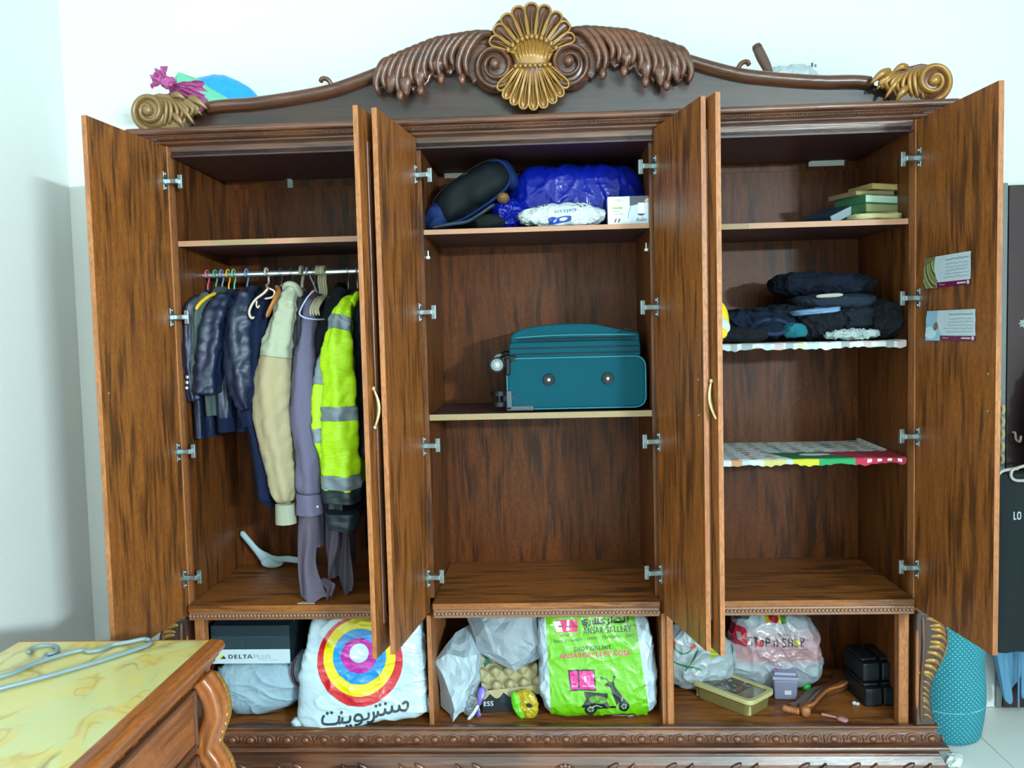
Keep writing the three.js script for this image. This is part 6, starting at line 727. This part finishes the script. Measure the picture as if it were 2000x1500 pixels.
one('bottle_cap', new THREE.LatheGeometry([[0, 0], [0.0165, 0], [0.0168, 0.004], [0.0155, 0.016], [0.012, 0.0195], [0, 0.0195]].map(([x, y]) => new THREE.Vector2(x, y)), 28), std({ color: 0x1faa3c, roughness: 0.4 }), 'small bright green cap between the lilac container and the broken moulding', 'cap', [0.988, LY, -0.265]);
{ // broken piece of carved trim
  const g = thing('broken_moulding', 'broken length of curved brown wooden moulding lying on the lower right board', 'moulding', [1.0, LY, -0.2]); const pts = [[0.895, -0.05], [0.94, -0.075], [0.98, -0.13], [1.03, -0.19], [1.1, -0.235], [1.15, -0.29], [1.17, -0.36]].map(([x, z]) => V(x, LY + 0.02, z));
  wpart(g, 'rail', boxUV(sweep(pts, (t) => [0.016, 0.02], { ref: V(0, 1, 0), seg: 70, radial: 12, round: 0.01 }), 'x'), M.carve); wpart(g, 'back_fillet', boxUV(sweep(pts.map((p) => p.clone().add(V(-0.025, -0.006, -0.02))), () => [0.026, 0.0135], { ref: V(0, 1, 0), seg: 70, radial: 10, round: 0.01 }), 'x'), M.carve); wpart(g, 'bead', boxUV(sweep(pts.map((p) => p.clone().add(V(0.01, 0.013, 0.009))), () => [0.006, 0.006], { ref: V(0, 1, 0), seg: 70, radial: 8, round: 0.02 }), 'x'), M.edge);
  wpart(g, 'cross_piece', boxUV(sweep([V(0.842, LY + 0.018, -0.075), V(0.875, LY + 0.014, -0.06), V(0.9, LY + 0.016, -0.045)], () => [0.012, 0.013], { ref: V(0, 1, 0), seg: 16, radial: 8 })), M.edge); wpart(g, 'end_knob', boxUV(blob(0.017, 0.02, 0.017, { p: 2.4, detail: 8 }).translate(0.915, LY + 0.021, -0.036)), M.edge); }
{ const g = thing('pink_scoop', 'pale pink plastic scoop lying at the front edge of the lower right board', 'scoop', [1.01, LY, -0.015]); const PK = std({ color: 0xb07878, roughness: 0.45 }); wpart(g, 'handle', sweep([V(0.972, LY + 0.006, -0.047), V(0.985, LY + 0.006, -0.04), V(1.008, LY + 0.006, -0.025), V(1.02, LY + 0.006, -0.014)], (t) => [0.0085 - 0.005 * t, 0.004], { ref: V(0, 1, 0), seg: 20 }), PK); const b = blob(0.018, 0.007, 0.013, { p: 3, detail: 10 }); b.rotateY(-0.75); b.translate(1.032, LY + 0.0075, 0.0); wpart(g, 'bowl', b, PK); }
{ // black perforated blocks
  const BK = std({ color: 0x0d1318, roughness: 0.45 }), SL = std({ color: 0x1b262c, roughness: 0.4 }); let first; const lab = ['upper left of four black ribbed plastic blocks stacked by the right side', 'upper right of four black ribbed plastic blocks stacked by the right side', 'lower left of four black ribbed plastic blocks stacked by the right side', 'lower right of four black ribbed plastic blocks stacked by the right side'];
  [[1.178, LY + 0.082, -0.2], [1.248, LY + 0.082, -0.205], [1.175, LY, -0.17], [1.243, LY, -0.175]].forEach((p, i) => { if (!first) { first = thing('plastic_block', lab[i], 'block', p, 0.1, 'four stacked black blocks'); part(first, 'block', merged([box(0.062, 0.068, 0.16, 0, 0.034, -0.02, 0.006), box(0.056, 0.012, 0.14, 0, 0.074, -0.03, 0.005)]), BK); const bars = []; for (let k = 0; k < 6; k++) bars.push(box(0.003, 0.04, 0.003, -0.018 + k * 0.0075, 0.036, 0.0612, 0.0008)); for (const y of [0.014, 0.058]) bars.push(box(0.048, 0.003, 0.003, 0, y, 0.0612, 0.0008)); for (const x of [-0.025, 0.025]) bars.push(box(0.003, 0.046, 0.003, x, 0.036, 0.0612, 0.0008)); part(first, 'vent_grille', merged(bars), SL); } else { const r = first.clone(); r.name = numbered('plastic_block'); r.position.set(...p); r.userData = { label: lab[i], category: 'block', group: 'four stacked black blocks' }; scene.add(r); } });
  one('paper_scrap', merged([blob(0.008, 0.007, 0.006, { p: 2, detail: 6 }), blob(0.008, 0.006, 0.006, { p: 2, detail: 6 }).translate(0.011, -0.002, 0.002)]), std({ color: 0xb0b8b8 }), 'tiny white scraps beside the lower black blocks', 'scrap', [1.118, LY + 0.007, -0.13]); }
// ---------------------------------------------------------------- on top of the wardrobe
const TOPY = 2.303;
{ const MG = phy({ color: 0xb04e8a, roughness: 0.5, sheen: 0.3, transmission: 0.15, thickness: 0 }), g = thing('knotted_bag', 'thin magenta plastic bag tied in a bow on the wardrobe top left', 'bag', [-1.27, TOPY, -0.1]);
  const fan = (c, ax, sp, len, n, seed) => grid(40, 16, (u, v) => { const a = ax + (u - 0.5) * sp, r = v * len * (1 + 0.12 * N3(u * 6, seed, 0)), w = 0.012 * Math.sin(u * 26 + seed) * v + 0.008 * N3(u * 9, v * 4, seed); return [c[0] + r * Math.cos(a), c[1] + r * Math.sin(a), c[2] + w + 0.02 * Math.sin(v * 3)]; }).toNonIndexed();
  MG.side = THREE.DoubleSide; wpart(g, 'bow_loop', fan([-1.268, 2.485, -0.03], 2.45, 1.9, 0.062, 1, 3), MG); wpart(g, 'bow_tail', fan([-1.262, 2.48, -0.028], -0.3, 0.7, 0.12, 1, 6), MG); wpart(g, 'bow_tail', fan([-1.262, 2.478, -0.025], -0.95, 0.7, 0.06, 1, 9), MG); wpart(g, 'knot', blob(0.028, 0.022, 0.022, { p: 2.2, detail: 14, disp: crumple(24, 0.008) }).translate(-1.268, 2.487, -0.03), MG); wpart(g, 'bag_body', blob(0.1, 0.085, 0.07, { p: 2.6, detail: 18, disp: crumple(14, 0.012) }).translate(-1.25, 2.39, -0.12), MG); }
{ const g = thing('mint_packet', 'mint green folded paper packet behind the magenta bow on the wardrobe top', 'packet', [-1.25, TOPY, -0.25]); const MAT = std({ color: 0x6fc8a4, roughness: 0.55, side: THREE.DoubleSide });
  const P = [[-1.345, 2.53, -0.2], [-1.305, 2.578, -0.2], [-1.28, 2.5, -0.12], [-1.25, 2.47, -0.12], [-1.245, 2.565, -0.26], [-1.13, 2.48, -0.22], [-1.345, 2.32, -0.2], [-1.25, 2.31, -0.12], [-1.12, 2.31, -0.2], [-1.3, 2.56, -0.38], [-1.13, 2.44, -0.36], [-1.34, 2.31, -0.38], [-1.12, 2.31, -0.38]];
  const pos = []; for (const t of [[0, 2, 1], [1, 2, 3], [1, 3, 5], [1, 5, 4], [0, 6, 7], [0, 7, 2], [2, 7, 3], [3, 7, 8], [3, 8, 5], [1, 4, 9], [4, 5, 10], [4, 10, 9], [0, 1, 9], [0, 9, 11], [0, 11, 6], [5, 8, 12], [5, 12, 10], [9, 10, 12], [9, 12, 11], [6, 11, 12], [6, 12, 8], [6, 8, 7]]) for (const i of t) pos.push(...P[i]);
  const q = new THREE.BufferGeometry(); q.setAttribute('position', new THREE.Float32BufferAttribute(pos, 3)); q.setAttribute('uv', new THREE.Float32BufferAttribute(new Float32Array(pos.length / 3 * 2), 2)); q.computeVertexNormals(); wpart(g, 'packet', q, MAT); }
{ const g = thing('blue_bag', 'sky blue plastic bag arching behind the mint packet on the wardrobe top', 'bag', [-1.15, TOPY, -0.3]); wpart(g, 'bag', blob(0.15, 0.15, 0.09, { p: 2.3, detail: 26, shape: (q) => { q.x += q.y > 0 ? -0.35 * q.y : 0; }, disp: (q) => 0.006 * ridge(q.x * 8 + q.y * 4, q.y * 6, q.z * 5) ** 2 }).translate(-1.165, 2.44, -0.31), phy({ color: 0x1c9bd8, roughness: 0.4, clearcoat: 0.2, bumpMap: CRINKLE, bumpScale: 0.003 })); }
one('plastic_sheet', blob(0.06, 0.1, 0.03, { p: 3, detail: 10, disp: crumple(12, 0.012) }).translate(0, 0.1, 0), phy({ color: 0xd2dee0, roughness: 0.25, transmission: 0.75, thickness: 0 }), 'clear crumpled plastic lying right of the sky blue bag on the wardrobe top', 'plastic', [-0.9, TOPY, -0.28]);
{ const g = thing('tool_handle', 'brown wooden tool handle sticking up behind the crown on the right', 'handle', [0.86, TOPY, -0.27]); const p = [V(0.812, 2.618, -0.27), V(0.83, 2.57, -0.26), V(0.85, 2.52, -0.25), V(0.875, 2.42, -0.23), V(0.9, 2.31, -0.22)]; wpart(g, 'shaft', boxUV(sweep(p, (t) => [0.0155 + 0.004 * Math.sin(t * 9), 0.0165], { seg: 50, radial: 14, round: 0.03 })), std({ color: 0x5c4438, roughness: 0.5 })); wpart(g, 'collar', boxUV(sweep([p[0].clone().lerp(p[1], 0.3), p[0].clone().lerp(p[1], 0.42)], () => [0.0185, 0.0195], { seg: 4, round: 0 })), std({ color: 0x463228, roughness: 0.5 })); }
{ const g = thing('plastic_bag', 'clear plastic bag lying behind the crown beside the tool handle', 'bag', [0.95, TOPY, -0.27]); wpart(g, 'film', toFacets(blob(0.1, 0.115, 0.06, { p: 3.4, detail: 12, disp: crumple(12, 0.012) }).translate(0.945, 2.425, -0.3)), phy({ color: 0xdce8ec, roughness: 0.3, transmission: 0.55, thickness: 0 })); wpart(g, 'print_mark', merged([box(0.008, 0.014, 0.002, 1.008, 2.528, -0.245, 0.0005), box(0.006, 0.01, 0.002, 1.02, 2.524, -0.245, 0.0005)]), std({ color: 0x5a6a74 })); }
// ---------------------------------------------------------------- right of the wardrobe
{ const DOTS = canvasTex(512, 512, (c, w, h) => { c.fillStyle = '#1f8494'; c.fillRect(0, 0, w, h); c.fillStyle = '#8fc4cc'; for (let i = 0; i < 8; i++) for (let k = 0; k < 16; k++) { c.beginPath(); c.ellipse(((i + (k % 2) / 2) * 64 + 16) % 512, k * 32 + 16, 11, 7, -0.5, 0, 7); c.fill(); } }); DOTS.wrapS = DOTS.wrapT = THREE.RepeatWrapping; DOTS.repeat.set(6, 5);
  const g = thing('laundry_bin', 'teal fabric laundry bin with white dots standing right of the wardrobe', 'bin', [1.535, 0.0, -0.34]); const prof = [[0.0, 0.004], [0.118, 0.004], [0.13, 0.02], [0.14, 0.08], [0.143, 0.13], [0.1415, 0.138], [0.143, 0.146], [0.14, 0.25], [0.134, 0.36], [0.128, 0.46], [0.127, 0.47], [0.13, 0.485], [0.132, 0.6], [0.13, 0.62], [0.0, 0.625]];
  part(g, 'fabric_body', grid(72, 70, (u, v) => { const q = v * (prof.length - 1), i = Math.min(prof.length - 2, Math.floor(q)), k = q - i, r = lerp(prof[i][0], prof[i + 1][0], k), y = lerp(prof[i][1], prof[i + 1][1], k), a = u * Math.PI * 2, w = 1 + 0.03 * N3(Math.cos(a) * 1.2, y * 5, Math.sin(a) * 1.2); return [r * w * Math.cos(a) * 1.0, y, r * w * Math.sin(a)]; }, { closeU: true, flip: true, uv: (u, v, p) => [u, p[1] / 0.75] }), std({ map: DOTS, roughness: 0.8, bumpMap: WEAVE, bumpScale: 0.001 }));
  const seam = (y, r) => { const pts = []; for (let i = 0; i <= 36; i++) { const a = i / 36 * Math.PI * 2; pts.push(V(r * Math.cos(a), y + 0.004 * Math.sin(a * 2), r * Math.sin(a))); } return sweep(pts, () => [0.002, 0.002], { seg: 80, radial: 6, round: 0 }); }; part(g, 'stitched_seam', seam(0.138, 0.142), std({ color: 0x7db8c0, roughness: 0.8 })); }
one('plastic_scrap', blob(0.05, 0.018, 0.025, { p: 2.2, detail: 14, disp: crumple(20, 0.008) }).rotateY(0.9), phy({ color: 0xd8e0dc, roughness: 0.4 }), 'white twisted plastic scrap on the floor beside the plinth', 'scrap', [1.455, 0.02, -0.09]);
{ // dark door in the back wall with clothes hung on it
  const BR = phy({ color: 0x2e1a1c, roughness: 0.45 }); const d = struct('door_1', bx(1.862, 2.68, 0.005, 2.12, ZB - 0.001, ZB + 0.016, 0.002), BR); part(d, 'door_frame', bx(1.836, 1.86, 0.005, 2.13, ZB - 0.001, ZB + 0.012, 0.002), std({ color: 0x6f7878, roughness: 0.5 })); part(d, 'raised_panel', bx(2.0, 2.55, 1.25, 1.95, ZB + 0.012, ZB + 0.024, 0.006), BR); part(d, 'raised_panel', bx(2.0, 2.55, 0.2, 1.05, ZB + 0.012, ZB + 0.024, 0.006), BR);
  const st = new THREE.Mesh(new THREE.ShapeGeometry((() => { const s = new THREE.Shape(); s.moveTo(0, 0); for (let i = 0; i < 16; i++) { const a = i / 16 * Math.PI * 2, r = i % 2 ? 0.012 : 0.02; s.lineTo(0.02 + r * Math.cos(a) * 1.2, r * Math.sin(a)); } return s; })()), std({ color: 0x9aa4a6, roughness: 0.6 })); st.name = 'wall_sticker'; st.position.set(1.905, 1.575, ZB + 0.0175); scene.add(shade(st)); tag(st, 'small pale sticker remnant on the dark door at the far right', 'sticker');
  const hook = (y, x) => wire([V(x, y + 0.02, ZB + 0.017), V(x, y + 0.02, ZB + 0.035), V(x, y - 0.005, ZB + 0.045), V(x, y - 0.01, ZB + 0.07), V(x, y + 0.015, ZB + 0.08)], 0.005);
  const hr = thing('hook_rail', 'row of cream coat hooks on the dark door at the far right', 'hook', [1.9, 1.1, ZB + 0.017]); wpart(hr, 'rail', bx(1.872, 2.3, 1.1, 1.13, ZB + 0.0165, ZB + 0.024, 0.002), BR); for (const x of [1.885, 1.97, 2.06, 2.15]) wpart(hr, 'hook', hook(1.12, x), std({ color: 0xb4a08a, roughness: 0.4 }));
  const lace = thing('cord', 'cream twisted cord hanging beside the wardrobe door edge at the far right', 'cord', [1.745, 1.05, -0.52]); for (let i = 0; i < 5; i++) wpart(lace, 'knot', sweep([V(1.838, 1.255 - i * 0.05, -0.52), V(1.842, 1.235 - i * 0.05, -0.518), V(1.837, 1.212 - i * 0.05, -0.52)], () => [0.007, 0.006], { seg: 8 }), std({ color: 0xa8a076, roughness: 0.8 }));
  { const g = thing('jacket', 'pale grey quilted jacket hanging at the far right edge of the picture', 'jacket', [2.03, 1.0, -0.42]); wpart(g, 'body', blob(0.17, 0.26, 0.06, { p: 2.6, detail: 24, shape: (q) => { q.x *= lerp(1, 0.8, (q.y + 0.26) / 0.52); }, disp: (q) => 0.006 * Math.sin(q.y * 90) + 0.008 * N3(q.x * 10, q.y * 8, 1) }).translate(2.045, 1.2, -0.42), cloth(0x7f8a84)); }
  { const g = thing('clothes_hanger', 'white plastic hanger carrying the black lettered T-shirt at the far right', 'hanger', [1.85, 0.97, -0.4]), W1 = plastic(0xb4aea6); wpart(g, 'arm', wire([V(1.725, 0.985, -0.385), V(1.745, 0.99, -0.385), V(1.77, 1.01, -0.385), V(1.82, 1.02, -0.385), V(1.87, 1.035, -0.385), V(1.93, 1.05, -0.385)], 0.006), W1); wpart(g, 'notch', wire([V(1.83, 1.02, -0.382), V(1.803, 1.015, -0.378), V(1.797, 0.99, -0.376), V(1.812, 0.976, -0.376), V(1.86, 0.974, -0.376), V(1.93, 0.974, -0.376)], 0.006), W1); wpart(g, 'hook', wire([V(1.93, 1.05, -0.385), V(1.94, 1.09, -0.4), V(1.95, 1.12, -0.42), V(1.96, 1.13, -0.45)], 0.004), W1); }
  { const art = canvasTex(1024, 1024, (c, w, h) => { c.fillStyle = '#0f1c20'; c.fillRect(0, 0, w, h); c.fillStyle = '#b8c2c4'; c.font = 'bold 64px sans-serif'; c.fillText('LO', 262, 262); }); const X0 = 1.7, W0 = 0.42;
    const g = thing('t_shirt', 'black T-shirt with white letters hanging at the far right edge', 'shirt', [1.9, 0.29, -0.4]); wpart(g, 'body', grid(80, 60, (u, v) => { const s = u < 0.5 ? 1 : -1, a = u * Math.PI * 2, y = lerp(1.0, 0.3, v), hw = lerp(0.155, 0.175, v); const x = 1.895 + hw * Math.sign(Math.cos(a)) * Math.abs(Math.cos(a)) ** 0.6, z = -0.41 + (0.028 + 0.012 * v) * Math.sin(a) + 0.012 * Math.sin(x * 46 + v * 2) * v * Math.sin(a); return [x, y + (v < 0.02 ? -0.03 * Math.abs(x - 1.895) : 0), z]; }, { closeU: true, flip: true, uv: (u, v, p) => [(p[0] - X0) / W0, (p[1] - 0.3) / 0.7] }).toNonIndexed(), phy({ map: art, roughness: 0.9, side: THREE.DoubleSide })); wpart(g, 'sleeve', sleeveG([[1.75, 0.97, -0.41, 0.03], [1.715, 0.9, -0.41, 0.035], [1.69, 0.6, -0.42, 0.04], [1.685, 0.335, -0.42, 0.04]], { seed: 3 }), cloth(0x0f1c20)); }
  const PB = cloth(0x5e8cac); { const g = thing('shirt', 'light blue shirt hanging below the black T-shirt at the far right', 'shirt', [1.85, 0.06, -0.46]); const tail = (pts, z, n) => { const c = new THREE.CatmullRomCurve3(pts.map(([x, y]) => V(x, y, 0)), true, 'catmullrom', 0.2).getPoints(60); const q = extrude(shapeOf(c.map((p) => [p.x, p.y])), 0.006, 0.002); const a = q.attributes.position; for (let i = 0; i < a.count; i++) a.setZ(i, a.getZ(i) + z + 0.008 * Math.sin(a.getX(i) * 90 + a.getY(i) * 4)); q.computeVertexNormals(); wpart(g, n, q, PB); };
    tail([[1.74, 0.5], [1.79, 0.5], [1.812, 0.3], [1.848, 0.085], [1.836, 0.068], [1.815, 0.09], [1.77, 0.3]], -0.445, 'shirt_tail'); tail([[1.8, 0.5], [1.886, 0.5], [1.888, 0.3], [1.886, 0.17], [1.862, 0.118], [1.836, 0.14], [1.815, 0.3]], -0.47, 'shirt_tail'); tail([[1.885, 0.5], [2.05, 0.5], [2.05, 0.08], [1.97, 0.07], [1.9, 0.08], [1.896, 0.3]], -0.48, 'shirt_tail'); wpart(g, 'tie_cord', wire([V(1.868, 0.4, -0.44), V(1.87, 0.2, -0.44), V(1.872, 0.03, -0.44)], 0.004), PB); }
}
one('red_ball', blob(0.058, 0.06, 0.058, { p: 2, detail: 14 }).translate(0, 0.06, 0), std({ color: 0xa82a3a, roughness: 0.45 }), 'red rounded object just showing at the bottom edge before the plinth', 'ball', [-0.69, 0.0, 0.16]);
renderer.render(scene, camera);
